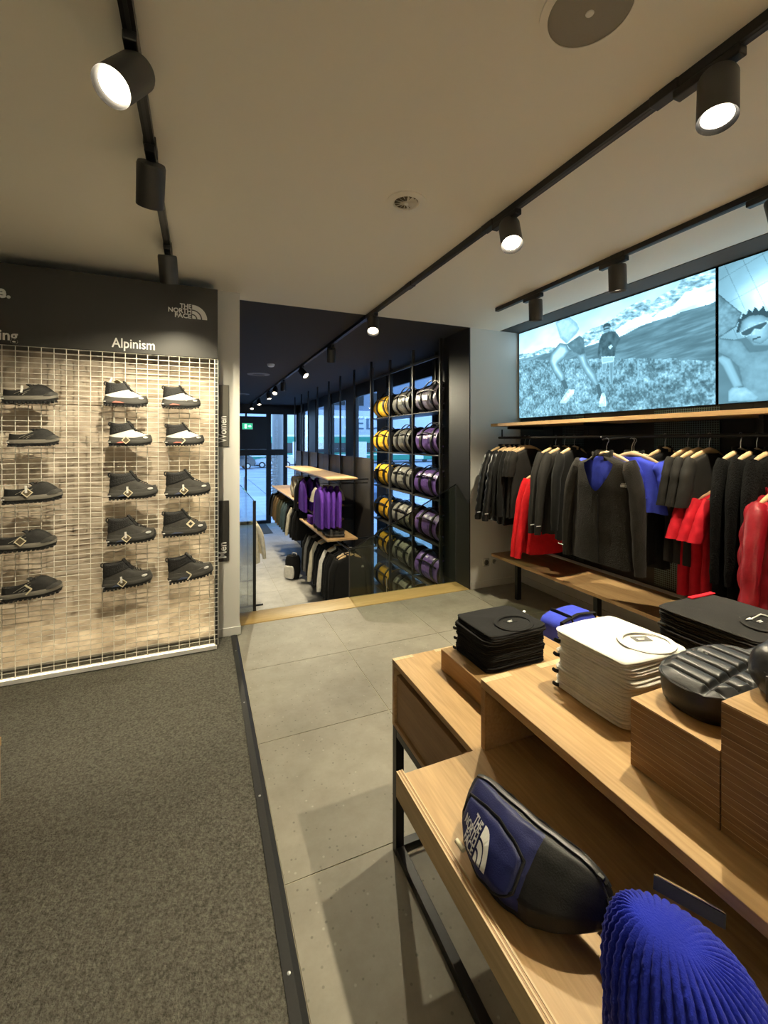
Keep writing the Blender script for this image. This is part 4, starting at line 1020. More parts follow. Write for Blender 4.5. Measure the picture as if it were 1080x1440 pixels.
# ================================================================== DISPLAY TABLE
TX0, TX1, TY0, TY1 = 0.690, 1.78, -0.55, 1.552
t = thing('display_table', 'oak display table with drawer fronts on a black steel frame', 'table', (0, 0, 0))
MB().chbox(TX0, TX1, TY0, TY1, 0.725, 0.745, 0.0015).build('table_top', M_oak, t)
MB().chbox(TX0, TX1, TY1 - 0.02, TY1 - 0.0005, 0.49, 0.7245, 0.0015).build('end_panel', M_oakx, t)
MB().chbox(TX0, TX1, TY0, TY0 + 0.02, 0.49, 0.7245, 0.0015).build('end_panel', M_oakx, t)
MB().chbox(TX0, TX1, TY0 + 0.02, TY1 - 0.02, 0.49, 0.508, 0.0015).build('base_panel', M_oakd, t)
MB().box(TX0 + 0.30, TX1, TY0 + 0.02, TY1 - 0.02, 0.508, 0.7245).build('carcass', M_dark, t)
y = TY1 - 0.024
for k in range(3):
    d = MB().chbox(TX0 + 0.008, TX0 + 0.028, y - 0.66, y, 0.512, 0.692, 0.002).build('drawer_front', M_oakd, t)
    y -= 0.668
for (xa, xb) in ((0.690, 0.775), (0.875, 0.96), (1.06, 1.145), (1.245, 1.33), (1.43, 1.515)):
    MB().box(xa, xb, TY1 - 0.0205, TY1 - 0.0002, 0.7440, 0.7456).build('finger_joint', M_ply, t)
lg = MB().chbox(-0.017, 0.017, -0.017, 0.017, 0.0, 0.489, 0.002).mesh('leg', M_blackm)
for xx in (TX0 + 0.018, TX1 - 0.018):
    for yy in (TY1 - 0.018, TY0 + 0.018): inst('leg', lg, t, (xx, yy, 0))
for xx in (TX0 + 0.018, TX1 - 0.018):
    for zz in (0.001, 0.459): MB().chbox(xx - 0.0165, xx + 0.0165, TY0 + 0.035, TY1 - 0.035, zz, zz + 0.03, 0.002).build('frame_bar', M_blackm, t)
for yy in (TY1 - 0.018, TY0 + 0.018):
    for zz in (0.001, 0.459): MB().chbox(TX0 + 0.035, TX1 - 0.035, yy - 0.0165, yy + 0.0165, zz, zz + 0.03, 0.002).build('frame_bar', M_blackm, t)

# pull-out tray lying on the table top
t = thing('sliding_tray', 'oak tray with a plywood lip pulled out from under the bridge box', 'tray', (0, 0, 0))
MB().chbox(0.469, 1.25, -0.50, 0.990, 0.746, 0.758, 0.001).build('tray_board', M_oak, t)
for k in range(5):
    MB().chbox(0.451 + k * 0.0036, 0.4545 + k * 0.0036, -0.50, 0.9905, 0.706, 0.770 - (0.0006 if k % 2 else 0), 0.0004).build('ply_layer', (M_ply, M_oakd)[k % 2], t)

# bridge box
t = thing('bridge_box', 'oak bridge box open at the front, standing on the table', 'display box', (0, 0, 0))
CX0, CX1 = 0.708, 1.78
MB().chbox(CX0, CX1, -0.55, 0.994, 0.923, 0.945, 0.0015).build('top_board', M_oak, t)
MB().chbox(CX0, 1.24, 0.974, 0.9935, 0.7585, 0.9225, 0.0015).chbox(1.26, CX1, 0.974, 0.9935, 0.7465, 0.9225, 0.0015).build('end_panel', M_oakd, t)
MB().chbox(1.27, CX1, -0.55, -0.53, 0.7465, 0.9225, 0.0015).build('end_panel', M_oakd, t)
MB().box(1.262, 1.28, -0.53, 0.973, 0.7465, 0.9225).build('back_panel', M_oakd, t)
for (xa, xb) in ((0.708, 0.80), (0.90, 0.99), (1.09, 1.18), (1.28, 1.37), (1.47, 1.56)):
    MB().box(xa, xb, 0.9725, 0.9938, 0.944, 0.9456).build('finger_joint', M_ply, t)

def plyblock(label, x0, x1, y0, y1, z0, z1, n, name='plywood_block'):
    t = thing(name, label, 'display block', (0, 0, 0))
    h = (z1 - z0 - 0.002) / n
    for k in range(n):
        MB().box(x0, x1, y0, y1, z0 + k * h, z0 + (k + 1) * h - 0.0012).build('ply_sheet', M_plyd, t)
        MB().box(x0 + 0.0004, x1, y0 + 0.0004, y1 - 0.0004, z0 + (k + 1) * h - 0.0012, z0 + (k + 1) * h).build('glue_line', M_ply, t)
    MB().chbox(x0, x1, y0, y1, z1 - 0.002, z1, 0.0005).build('top_sheet', M_oak, t)
plyblock('low laminated block carrying the quilted bag', 0.800, 1.17, 0.450, 0.613, 0.9465, 1.080, 10)
plyblock('tall laminated block carrying the black pouch', 0.800, 1.17, 0.200, 0.4475, 0.9465, 1.165, 16)
t = thing('riser_block', 'solid oak riser under the black t-shirt pile', 'display block', (0, 0, 0))
MB().chbox(0.826, 1.262, 1.0, 1.409, 0.7465, 0.820, 0.0015).build('front_board', M_oakd, t)
MB().chbox(0.827, 1.261, 1.001, 1.408, 0.8202, 0.8215, 0.0005).build('top_board', M_oak, t)

# ------------------------------------------------------------------ folded t-shirts
def folded(wx, wy, h, seed, layers=3, lean=0.0, dip=0.0, n=44):
    """a folded shirt: layers that are joined by rolled folds at the -x side"""
    mb = MB(); hl = h / layers
    for l in range(layers):
        sx = wx * (1 - 0.025 * abs(nz(seed, l * 1.7))); sy = wy * (1 - 0.03 * abs(nz(seed + 3, l * 2.1)))
        ox = 0.006 * nz(seed * 1.3, l * 3.3, 1); oy = 0.006 * nz(seed * 2.3, l * 1.3, 5)
        rings = []
        for (s_, zz) in ((0.955, 0.02), (0.99, 0.22), (1.0, 0.5), (0.99, 0.80), (0.95, 0.98)):
            ring = []
            for k in range(n):
                a = 2 * PI * k / n; ca, sa = math.cos(a), math.sin(a)
                x = sx / 2 * math.copysign(abs(ca) ** 0.22, ca) * s_; y = sy / 2 * math.copysign(abs(sa) ** 0.22, sa) * s_
                w_ = 1 + 0.02 * nz(a * 1.5 + seed, l * 0.9, seed) 
                z = (l + zz) * hl + 0.0035 * nz(x * 14 + seed, y * 14, l * 0.2 + seed) + 0.002 * nz(x * 40, y * 40, l + seed)
                ring.append((x * w_ + ox, y * w_ + oy, z))
            rings.append(ring)
        # top cap as concentric rings so that it can undulate
        for q in (0.75, 0.45, 0.15):
            ring = []
            for (x, y, z) in rings[4]:
                xx = (x - ox) * q + ox; yy = (y - oy) * q + oy
                ring.append((xx, yy, (l + 0.98) * hl + 0.0035 * nz(xx * 14 + seed, yy * 14, l * 0.2 + seed) + 0.0025 * nz(xx * 30 + 4, yy * 30, seed)))
            rings.append(ring)
        mb.loft(rings, True, True)
    return mb
def tee_pile(n, cx, cy, z, wx, wy, h, m, labels, group, seed, jit=0.006, rz=0.0, drift=(0, 0), topmat=None):
    for k in range(n):
        kx = cx + jit * nz(seed + k * 2.7, 1) + drift[0] * k; ky = cy + jit * nz(seed + k * 1.9, 7) + drift[1] * k
        t = thing('folded_t_shirt', labels[k], 't-shirt', (kx, ky, z + k * h + 0.0005), rz + 0.05 * nz(seed + k * 3.1, 3), group)
        mm = m if not (topmat and k in topmat) else topmat[k]
        folded(wx, wy, h * 0.97, seed + k).build('body', mm, t, 60)
        if k < n - 1 and k % 2 == 0:
            MB().tube([(-wx / 2 - 0.001, wy * 0.38, h * 0.5), (-wx / 2 - 0.006, wy * 0.41, h * 0.5), (-wx / 2 - 0.003, wy * 0.45, h * 0.45)], 0.005, 6).build('folded_hem', F_blkt if mm is not F_blkt else F_char, t, 60)
    return t, h
def neck(t, m, h, cx, cy, rx, ry, lab=M_print, labbg=F_blkt, ang=0.0):
    Mx = Matrix.Translation((cx, cy, h * 0.98)) @ Matrix.Rotation(ang, 4, 'Z')
    P = [(rx * math.cos(a), ry * math.sin(a), 0.004 + 0.003 * math.sin(a)) for a in [2 * PI * k / 30 for k in range(30)]]
    MB().tube(P, 0.0075, 8, closed=True, M=Mx, flat=0.35).build('collar', m, t, 60)
    MB().prism([(rx * 0.93 * math.cos(a), ry * 0.93 * math.sin(a)) for a in [2 * PI * k / 24 for k in range(24)]], 0.0006, 0.0022, Mx).build('neck_inside', labbg, t)
    l_ = MB().chbox(-0.022, 0.022, ry * 0.10, ry * 0.10 + 0.026, 0.0023, 0.0035, 0.0004, Mx).build('neck_label', labbg if labbg is not F_wht else F_gry, t)
    MB().box(-0.012, 0.004, ry * 0.10 + 0.006, ry * 0.10 + 0.010, 0.0036, 0.0041, Mx).box(-0.012, 0.010, ry * 0.10 + 0.013, ry * 0.10 + 0.016, 0.0036, 0.0041, Mx).build('label_print', lab, l_)
ordn = ['lowest', 'second lowest', 'third from the bottom', 'fourth from the bottom', 'fifth from the bottom', 'second from the top', 'topmost']
lb = ['black folded t-shirt on the oak riser, %s of its pile' % o_ for o_ in ordn]
t, h = tee_pile(7, 1.0, 1.292, 0.8218, 0.255, 0.215, 0.0183, F_blkt, lb, 'black t-shirts on the riser', 31, 0.012)
neck(t, F_blkt, h, 0.02, -0.048, 0.070, 0.052, M_print, F_blk, 0.1)
MB().prism([(0.128, 0.02), (0.150, 0.035), (0.148, 0.045), (0.126, 0.032)], h * 0.6, h * 0.6 + 0.0015).build('paper_tag', M_white, t)
lb = ['white folded t-shirt on the bridge box, %s of its pile' % o_ for o_ in ['lowest', 'second lowest', 'third from the bottom', 'fourth from the bottom', 'fifth from the bottom', 'third from the top', 'second from the top', 'topmost']]
t, h = tee_pile(8, 0.982, 0.787, 0.9462, 0.225, 0.225, 0.0187, F_wht, lb, 'white t-shirts on the bridge box', 51, 0.020, drift=(0.001, 0.0))
neck(t, F_wht, h, 0.03, -0.052, 0.062, 0.050, M_white, F_wht, -0.3)
lb = ['charcoal folded t-shirt beside the quilted bag, %s of its pile' % o_ for o_ in ['lowest', 'second lowest', 'third from the bottom', 'second from the top', 'topmost']]
t, h = tee_pile(5, 1.545, 0.83, 0.9462, 0.30, 0.30, 0.0212, F_blkt, lb, 'charcoal t-shirts beside the quilted bag', 71, 0.012, topmat={4: F_char})
neck(t, F_char, h, 0.01, -0.085, 0.075, 0.05, M_print, F_blk)
MB().tube([(0.0, -0.05, h + 0.004), (0.03, -0.06, h + 0.018), (0.05, -0.085, h + 0.012), (0.035, -0.10, h + 0.004)], 0.0022, 6).prism([(-0.03, -0.045), (0.0, -0.055), (0.01, -0.04), (-0.02, -0.03)], h + 0.004, h + 0.0055).build('paper_tag', M_white, t, 40)
o = MB().chbox(0.02, 0.15, 0.135, 0.152, h * 0.9, h + 0.003, 0.002).build('red_hem', F_redt, t)

# small blue bag behind the black pile
t = thing('blue_pouch', 'bright blue zip pouch with black webbing behind the t-shirt piles', 'bag', (1.475, 1.43, 0.7465), R(8))
def softbox(wx, wy, h, e=0.35, n=40, seed=1, lv_=9, bul=0.06):
    rings = []
    for i in range(lv_):
        q = i / (lv_ - 1); s_ = (1 - (abs(2 * q - 1)) ** 3.2 * 0.22)
        ring = []
        for k in range(n):
            a = 2 * PI * k / n; ca, sa = math.cos(a), math.sin(a)
            w_ = s_ * (1 + bul * nz(math.cos(a) * 2 + seed, math.sin(a) * 2, q * 3))
            ring.append((wx / 2 * math.copysign(abs(ca) ** e, ca) * w_, wy / 2 * math.copysign(abs(sa) ** e, sa) * w_, h * q))
        rings.append(ring)
    for q in (0.7, 0.35):
        rings.append([(p[0] * q, p[1] * q, h * (1 + 0.03 * nz(p[0] * 20, p[1] * 20, seed))) for p in rings[lv_ - 1]])
    return MB().loft(rings)
softbox(0.24, 0.13, 0.105, seed=4).build('body', F_blu, t, 60)
MB().tube([(-0.118, -0.05, 0.03), (-0.11, -0.052, 0.1), (0.0, -0.050, 0.113), (0.11, -0.052, 0.1), (0.12, -0.05, 0.04)], 0.009, 6, flat=0.4).build('webbing', F_blk, t, 60)
MB().tube([(-0.05, -0.066, 0.02), (-0.05, -0.069, 0.06), (-0.05, -0.05, 0.110), (-0.05, 0.05, 0.111)], 0.009, 6, flat=0.4).build('webbing', F_blk, t, 60)

# ------------------------------------------------------------------ quilted bag
t = thing('quilted_bag', 'black quilted puffy bag lying on the low laminated block', 'bag', (0.955, 0.533, 1.0808), R(-4))
M_lth = mat('black_satin_leather', (0.016, 0.0155, 0.015), 0.40, bump=0.05, bscale=120, spec=0.6)
def qtop(u, v):
    a, r_ = 2 * PI * u, v
    ca, sa = math.cos(a), math.sin(a); e = 0.55 if ca > 0 else 0.85
    x = 0.118 * math.copysign(abs(ca) ** e, ca) * r_; y = 0.077 * math.copysign(abs(sa) ** 0.7, sa) * r_
    xm = abs(((x + 0.118) / 0.0337) % 1.0 - 0.5) * 2; rib = 1 - 0.25 * xm ** 2 - 0.75 * xm ** 10
    st_ = 1 - 0.8 * math.exp(-((y + 0.026 - 0.12 * x) / 0.005) ** 2)
    edge = (1 - max(0, r_ - 0.82) / 0.18 * 0.8) if r_ > 0.82 else 1
    z = 0.052 + 0.013 * rib * st_ * edge + 0.016 * (x + 0.118) / 0.236 + 0.004 * (1 - r_)
    return (x, y, z)
mb = MB().grid(lambda u, v: qtop(u, max(v, 0.001)), 181, 60)
mb.build('quilted_top', M_lth, t, 80)
rings = []
for (s_, dz) in ((0.90, 0.0), (0.97, 0.012), (1.0, 0.034), (1.0, 0.058)):
    ring = []
    for k in range(72):
        p = qtop(k / 72, 1.0)
        ring.append((p[0] * s_, p[1] * s_, 0.0 if dz == 0 else p[2] * dz / 0.058))
    rings.append(ring)
MB().loft(rings, True, False).build('side_wall', M_lth, t, 60)
P = [qtop(k / 60, 1.005) for k in range(60)]
MB().tube(P, 0.0028, 6, closed=True).build('piping', M_lth, t, 60)
MB().tube([(0.10, 0.05, 0.05), (0.16, 0.02, 0.075), (0.21, -0.03, 0.055), (0.20, -0.06, 0.02)], 0.006, 6, flat=0.5).build('strap', M_lth, t, 60)

# pouch on the tall block
t = thing('black_pouch', 'black zipped pouch on the tall laminated block', 'bag', (0.975, 0.384, 1.1655), R(-10))
softbox(0.24, 0.13, 0.085, 0.6, seed=9).build('body', F_blkp, t, 60)
MB().tube([(0.119 * math.cos(a), 0.064 * math.sin(a), 0.05) for a in [2 * PI * k / 40 for k in range(40)]], 0.003, 6, closed=True).build('zipper', M_lth, t, 60)
MB().chbox(-0.128, -0.120, -0.004, 0.004, 0.008, 0.05, 0.001).build('zip_pull', M_charm, t)

# ------------------------------------------------------------------ waist bag
ax = Vector((0.22, -0.975, 0)).normalized()
t = thing('waist_bag', 'navy and black waist bag with white lettering standing on the tray', 'bag', (0.556, 0.655, 0.7585), math.atan2(ax.y, ax.x))
M_navy = fab('navy_ripstop', (0.008, 0.012, 0.075), 0.5, 0.12, 400, spec=0.4)
M_blkn = fab('black_ripstop', (0.006, 0.006, 0.0065), 0.5, 0.10, 350, spec=0.4)
LB = 0.156
def bagpt(s, q, off=0.0):
    """s -1..1 along the bag, q 0..1 from the back over the zip and down the front to the base"""
    e = max(0.0, 1 - abs(s) ** 2.6)
    Hh = 0.028 + 0.082 * e ** 0.6; dp = 0.012 + 0.088 * e ** 0.75
    zb = 0.004 + 0.040 * abs(s) ** 2.2
    pr = [(0.0, 0.0, 0.0), (0.0, 0.0, 0.5), (0.0, 0.05, 0.94), (0.08, 0.25, 1.02), (0.2, 0.45, 1.0), (0.3, 0.62, 0.90), (0.45, 0.86, 0.66), (0.6, 1.0, 0.40), (0.8, 0.92, 0.12), (1.0, 0.6, 0.0)]
    n = len(pr) - 1; f = q * n; i = min(n - 1, int(f)); u = f - i
    y = lerp(pr[i][1], pr[i + 1][1], u); z = lerp(pr[i][2], pr[i + 1][2], u)
    w_ = 0.004 * nz(s * 6, q * 7, 2.2) * e
    lean = 0.55 * z * Hh
    return Vector((s * LB, -(y * dp + off * (0.3 + 0.7 * y) + w_) + lean * 0.6 + 0.035 - 0.05 * (1 - s * s) * 0.35, zb + z * Hh + off * z * 0.5))
def bagpatch(s0, s1, q0, q1, nu, nv, off, shape=None):
    mb = MB()
    def fn(u, v):
        s = lerp(s0, s1, u); q = lerp(q0, q1, v)
        if shape: s, q = shape(u, v)
        ed = min(u, 1 - u, v, 1 - v)
        return bagpt(s, q, off * min(1, ed / 0.06))
    return mb.grid(fn, nu, nv)
mb = MB()
rings = []
for i in range(49):
    s = -1 + 2 * i / 48
    rings.append([bagpt(s, k / 45) for k in range(46)])
mb.loft(rings, True, True)
mb.build('body', M_blkn, t, 70, recalc=True)
bagpatch(-0.86, 0.28, 0.40, 0.86, 40, 26, 0.004).build('front_panel', M_navy, t, 70)
def pocket(u, v):
    s = lerp(-0.80, 0.22, u); q = lerp(0.56 + 0.06 * (2 * u - 1) ** 2, 0.86 - 0.10 * abs(2 * u - 1) ** 3, v); return s, q
pk = bagpatch(0, 1, 0, 1, 40, 24, 0.009, pocket).build('front_pocket', M_navy, t, 70)
pts = []
for k in range(60):
    a = k / 60 * 4; sd = int(a); f = a - sd
    u, v = [(f, 0), (1, f), (1 - f, 1), (0, 1 - f)][sd]
    s, q = pocket(u, v); pts.append(bagpt(s, q, 0.004))
MB().tube(pts, 0.0032, 6, closed=True).build('pocket_binding', M_blkn, t, 60)
MB().tube([bagpt(lerp(-0.88, 0.92, k / 40), 0.33 + 0.05 * (k / 40 - 0.5) ** 2, 0.003) for k in range(41)], 0.0065, 6, flat=0.5).build('main_zip', M_lth, t, 60)
MB().tube([bagpt(lerp(-0.92, 0.94, k / 40), 0.24, 0.002) for k in range(41)], 0.0028, 6).build('seam_binding', M_blkn, t, 60)
bagpatch(-0.9, 0.9, 0.20, 0.295, 40, 6, 0.002).build('top_gusset', mat('grey_gusset', (0.06, 0.06, 0.062), 0.55, var=0.15, bump=0.15, bscale=260), t, 70)
zp = bagpt(0.86, 0.36, 0.006)
MB().chbox(-0.004, 0.004, -0.006, -0.002, -0.040, 0.0, 0.0015, Matrix.Translation(zp) @ Matrix.Rotation(-0.5, 4, 'Y')).build('zip_pull', M_charm, t)
MB().chbox(-0.008, 0.008, -0.005, 0.003, -0.003, 0.003, 0.001, Matrix.Translation(zp)).build('zip_slider', M_blackm, t)
tp = bagpt(-0.62, 0.86, 0.010)
MB().tube([tp + Vector((-0.012, -0.004, -0.002)), tp + Vector((0.010, -0.006, -0.004))], 0.0052, 8).build('toggle', M_cream, t, 60)
MB().tube([bagpt(0.97, 0.5), Vector((0.205, 0.01, 0.03)), Vector((0.235, 0.04, 0.010)), Vector((0.225, 0.07, 0.008))], 0.009, 6, flat=0.25).build('strap', M_blkn, t, 60)
MB().tube([bagpt(0.97, 0.8), Vector((0.20, -0.02, 0.012)), Vector((0.222, -0.035, 0.007))], 0.005, 6, flat=0.4).build('strap', M_blkn, t, 60)
# lettering laid on the pocket
def on_pocket(me, x0, y0, sc_):
    for v in me.vertices:
        s = (-0.60 + (x0 + v.co.x * sc_)); q = 0.80 - (y0 + v.co.y * sc_) * 1.35
        p = bagpt(s, q, 0.0118 + 0.0008 * (v.co.z > 0)); v.co = p
def pocket_text(txt, x0, y0, w_):
    me = text_mesh(txt, 1.0, 0.01, 0.03)
    xs = [v.co.x for v in me.vertices]; k = w_ / (max(xs) - min(xs)); m0 = min(xs)
    for v in me.vertices: v.co.x = (v.co.x - m0); 
    ky = 0.072
    for v in me.vertices:
        s = -0.62 + x0 + v.co.x * k; q = 0.785 - y0 - v.co.y * ky
        v.co = bagpt(s, q, 0.0116)
    me.materials.clear(); me.materials.append(M_print)
    o = bpy.data.objects.new('lettering', me); C.objects.link(o); o.parent = t
pocket_text('THE', 0.10, 0.115, 0.16)
pocket_text('NORTH', -0.04, 0.060, 0.30)
pocket_text('FACE', 0.05, 0.005, 0.21)
mb = MB()
for (a_, b_) in ((1.0, 0.66), (0.58, 0.34), (0.26, 0.02)):
    n_ = 10
    for k in range(n_):
        q4 = []
        for (rr, kk) in ((a_, k), (a_, k + 1), (b_, k + 1), (b_, k)):
            th = PI / 2 * kk / n_
            q4.append(bagpt(-0.335 + 0.20 * rr * math.cos(th), 0.785 - 0.17 * rr * math.sin(th), 0.0118))
        mb.add(q4, [(0, 1, 2, 3), (3, 2, 1, 0)])
mb.build('emblem', M_print, t)

# ------------------------------------------------------------------ beanie
t = thing('knit_beanie', 'royal blue rib-knit beanie standing on the tray', 'hat', (0.592, 0.368, 0.7585), R(20))
M_knit = fab('royal_blue_wool', (0.013, 0.024, 0.34), 0.95, 0.3, 420, spec=0.1, sheen=0.1)
NR = 40
rings = []
for i in range(46):
    q = i / 45
    if q < 0.30: rad = 0.092 + 0.006 * math.sin(q / 0.30 * PI); z = q / 0.30 * 0.075
    else:
        a = (q - 0.30) / 0.70 * PI / 2
        rad = 0.094 * math.cos(a) ** 0.82 + 0.001; z = 0.075 + 0.122 * math.sin(a)
    ring = []
    n = NR * 6
    for k in range(n):
        th = 2 * PI * k / n
        tw = th
        f = abs(math.sin(NR * tw / 2)) ** 0.7
        amp = 0.0055 * min(1, rad / 0.03)
        ph = R(-78)
        cl = math.cos(th - ph)
        r_ = rad + amp * 1.15 * (f - 0.6) + 0.0012 * math.sin(q * 190 + (k % 6)) * (rad > 0.02)
        ext = 0.030 * q ** 2.2 * cl
        lean = 0.022 * q ** 1.6
        along = rad * cl + ext
        ring.append((r_ * math.cos(th) + ext * math.cos(ph) - lean, r_ * math.sin(th) + ext * math.sin(ph) + lean * 0.9, z - 0.22 * along * max(0, q - 0.35) / 0.65))
    rings.append(ring)
MB().loft(rings, True, True).build('knit_body', M_knit, t, 80)
rings = []
for (rr, z) in ((0.0955, 0.001), (0.1005, 0.006), (0.102, 0.03), (0.1005, 0.055), (0.0955, 0.060)):
    ring = []
    for k in range(NR * 6):
        th = 2 * PI * k / (NR * 6); r_ = rr + 0.0045 * (abs(math.sin(NR * th / 2)) ** 0.7 - 0.6)
        ring.append((r_ * math.cos(th), r_ * math.sin(th), z))
    rings.append(ring)
MB().loft(rings, True, True).build('turned_cuff', M_knit, t, 80)
th = thing('hat_tag', 'stiff cream and gold hang tag behind the beanie', 'tag', (0.676, 0.424, 0.890), R(-58), None, (R(-22), R(4), R(-58)))
MB().chbox(-0.045, 0.045, -0.0035, 0.0, 0.004, 0.022, 0.0008).build('card', M_dark, th)
MB().chbox(-0.045, 0.045, 0.0002, 0.003, 0.0045, 0.0225, 0.0008).build('backing', M_cream, th)
MB().chbox(-0.042, 0.042, -0.0032, 0.0028, 0.0228, 0.0245, 0.0005).build('gilt_edge', mat('gilt', (0.62, 0.50, 0.28), 0.3, metal=0.8, var=0.1), th)

# low oak bench by the shoe wall, its end just reaching into view
t = thing('oak_bench', 'low oak bench end standing on the carpet', 'bench', (0, 0, 0))
MB().chbox(-1.45, -0.818, 1.75, 2.437, 0.245, 0.285, 0.003).build('seat', M_oak, t)
MB().chbox(-0.845, -0.819, 1.76, 2.43, 0.0075, 0.2445, 0.002).build('side_panel', M_oakd, t)
MB().chbox(-1.45, -1.424, 1.76, 2.43, 0.0075, 0.2445, 0.002).build('side_panel', M_oakd, t)

# ================================================================== LOWER SHOP BEYOND THE THRESHOLD
YE = 15.06
fl = struct('floor_lower_shop', MB().box(-1.2, 3.2, 4.2, YE + 0.1, ZF - 0.15, ZF - 0.004), M_grout)
xs2 = [(-1.2 + 0.785 * k + 0.16, -1.2 + 0.785 * (k + 1) + 0.16) for k in range(5)] + [(2.885, 3.0)]
ys2 = [(5.85 + 0.785 * k, 5.85 + 0.785 * (k + 1)) for k in range(11)]
tiles(fl, xs2, ys2, ZF, M_tilef, 0.002)
struct('wall_lower_left', MB().box(-1.3, -1.2, 3.93, YE, ZF, ZC), M_dark)
st_ = thing('staircase', 'stone steps leading down from the oak threshold', 'stairs', (0, 0, 0))
for k in range(6):
    MB().chbox(0.49, 2.45, 4.214 + k * 0.27, 4.214 + (k + 1) * 0.27, ZF, -0.171 * (k + 1), 0.003).build('step', M_tilef, st_)

# glass balustrades
t = thing('glass_balustrade', 'glass stair panel with sloping dark top edge in front of the duffel bags', 'balustrade', (0, 4.198, 0))
for (xa, xb) in ((1.395, 1.797), (1.803, 2.645)):
    za, zb_ = 0.476 + (xa - 1.39) * 0.495, 0.476 + (xb - 1.39) * 0.495
    MB().prism([(xa, 0.0045), (xb, 0.0045), (xb, zb_), (xa, za)], 0, 0.012, Matrix(((1, 0, 0, 0), (0, 0, 1, -0.006), (0, 1, 0, 0), (0, 0, 0, 1)))).build('pane', M_rail, t)
MB().tube([(1.39, 0, 0.478), (2.65, 0, 1.102)], 0.007, 6).build('top_edge', M_blackm, t)
MB().box(1.7982, 1.8018, -0.007, 0.007, 0.0045, 0.14).build('joint_glint', M_steel, t)  # reflection at the glass joint modelled as a bright steel strip
MB().box(1.386, 1.394, -0.007, 0.007, 0.0045, 0.478).build('end_profile', M_charm, t)
t = thing('glass_balustrade', 'level glass stair panel with a dark end post beside the pier', 'balustrade', (0.461, 0, 0))
MB().box(-0.006, 0.006, 4.235, 5.85, ZF, 1.03).build('pane', M_rail, t)
MB().chbox(-0.014, 0.014, 4.2135, 4.2345, ZF, 1.035, 0.002).build('end_post', M_blackm, t)

# ceiling fittings of the lower shop
t = thing('smoke_detector', 'small white smoke detector under the black ceiling', 'smoke detector', (1.021, 7.04, ZC))
MB().lathe([(0.058, 0), (0.058, -0.018), (0.045, -0.04), (0.03, -0.045), (0.001, -0.045)], 24, None, False, False).build('housing', M_white, t, 40)
MB().lathe([(0.05, -0.0255), (0.052, -0.024), (0.05, -0.022)], 24, None, False, False).build('vent_ring', M_charm, t, 40)
for k, y in enumerate((8.18, 11.84)):
    t = thing('ceiling_diffuser', ('round ceiling diffuser near the smoke detector' if k == 0 else 'round ceiling diffuser towards the street door'), 'vent', (0.965, y, ZC))
    MB().lathe([(0.20, 0), (0.20, -0.008), (0.12, -0.016), (0.11, -0.004)], 32, None, False, False).build('rim', mat('grey_diffuser', (0.16, 0.155, 0.15), 0.6, var=0.05), t, 40)
    MB().lathe([(0.001, -0.006), (0.07, -0.007), (0.11, -0.003)], 32, None, False, False).build('core', M_dark, t, 40)

# ------------------------------------------------------------------ street front: side glazing
XG = 3.12
PIERS = [(4.45, 5.55), (7.25, 7.70), (9.0, 9.65), (10.9, 11.6), (12.55, 13.4), (14.3, 14.6), (15.0, 15.3)]
for k, (a, b) in enumerate(PIERS):
    struct('wall_window_pier_%d' % (k + 1), MB().chbox(XG - 0.02, XG + 0.08, a, b, ZF, ZC - 0.001, 0.004), mat('dark_facade', (0.030, 0.029, 0.028), 0.45, bump=0.03))
for k in range(len(PIERS) - 1):
    a, b = PIERS[k][1], PIERS[k + 1][0]
    wn = MB().box(XG + 0.02, XG + 0.028, a + 0.03, b - 0.03, ZF + 0.06, 2.55).build('window_%d' % (k + 1), M_glass)
    wn['kind'] = 'structure'
    MB().box(XG, XG + 0.05, a, b, ZF, ZF + 0.06).box(XG, XG + 0.05, a, b, 2.55, ZC - 0.002).box(XG, XG + 0.05, a, a + 0.03, ZF + 0.06, 2.55).box(XG, XG + 0.05, b - 0.03, b, ZF + 0.06, 2.55).build('window_frame', M_blackm, wn)
# end wall with the street door
fr = MB()
fr.box(-1.2, 3.2, YE, YE + 0.12, 2.50, ZC - 0.001)
fr.box(-1.2, 2.70, YE - 0.02, YE + 0.12, 1.10, 1.30)
for (xa, xb) in ((-1.2, -1.1), (0.30, 0.38), (1.345, 1.405), (2.03, 2.19), (2.60, 2.74), (3.05, 3.2)): fr.box(xa, xb, YE, YE + 0.1, ZF, 2.50)
fr.box(-1.1, 2.03, YE + 0.0, YE + 0.1, ZF, ZF + 0.10)
o = struct('wall_street_end', fr, M_blackm)
d = MB().box(-1.1, 2.60, YE + 0.045, YE + 0.055, ZF + 0.1, 1.10).box(2.19, 2.60, YE + 0.045, YE + 0.055, 1.30, 2.5).box(-1.1, 2.03, YE + 0.045, YE + 0.055, 2.42, 2.5).build('door_1', M_glass)
d['kind'] = 'structure'
MB().chbox(1.30, 1.325, YE - 0.05, YE - 0.01, -0.5, 0.4, 0.003).build('door_handle', M_steel, d)
tag(MB().chbox(-1.1, 2.03, YE - 0.06, YE - 0.001, 1.305, 2.41, 0.004).build('transom_panel', M_dark), 'black panel box above the street door', 'panel')
t = thing('exit_sign', 'small lit green emergency exit sign above the street door', 'sign', (1.41, YE - 0.10, 2.075))
MB().chbox(-0.17, 0.17, 0, 0.035, -0.105, 0.105, 0.004).build('case', M_white, t)
MB().box(-0.16, 0.16, -0.002, -0.0002, -0.095, 0.095).build('face', mat('exit_green', (0.02, 0.25, 0.12), 0.4, emit=(0.05, 0.62, 0.30), estr=0.8), t)
M_exw = mat('exit_white', (0.9, 1, 0.95), 0.4, emit=(0.7, 1.0, 0.85), estr=1.0)
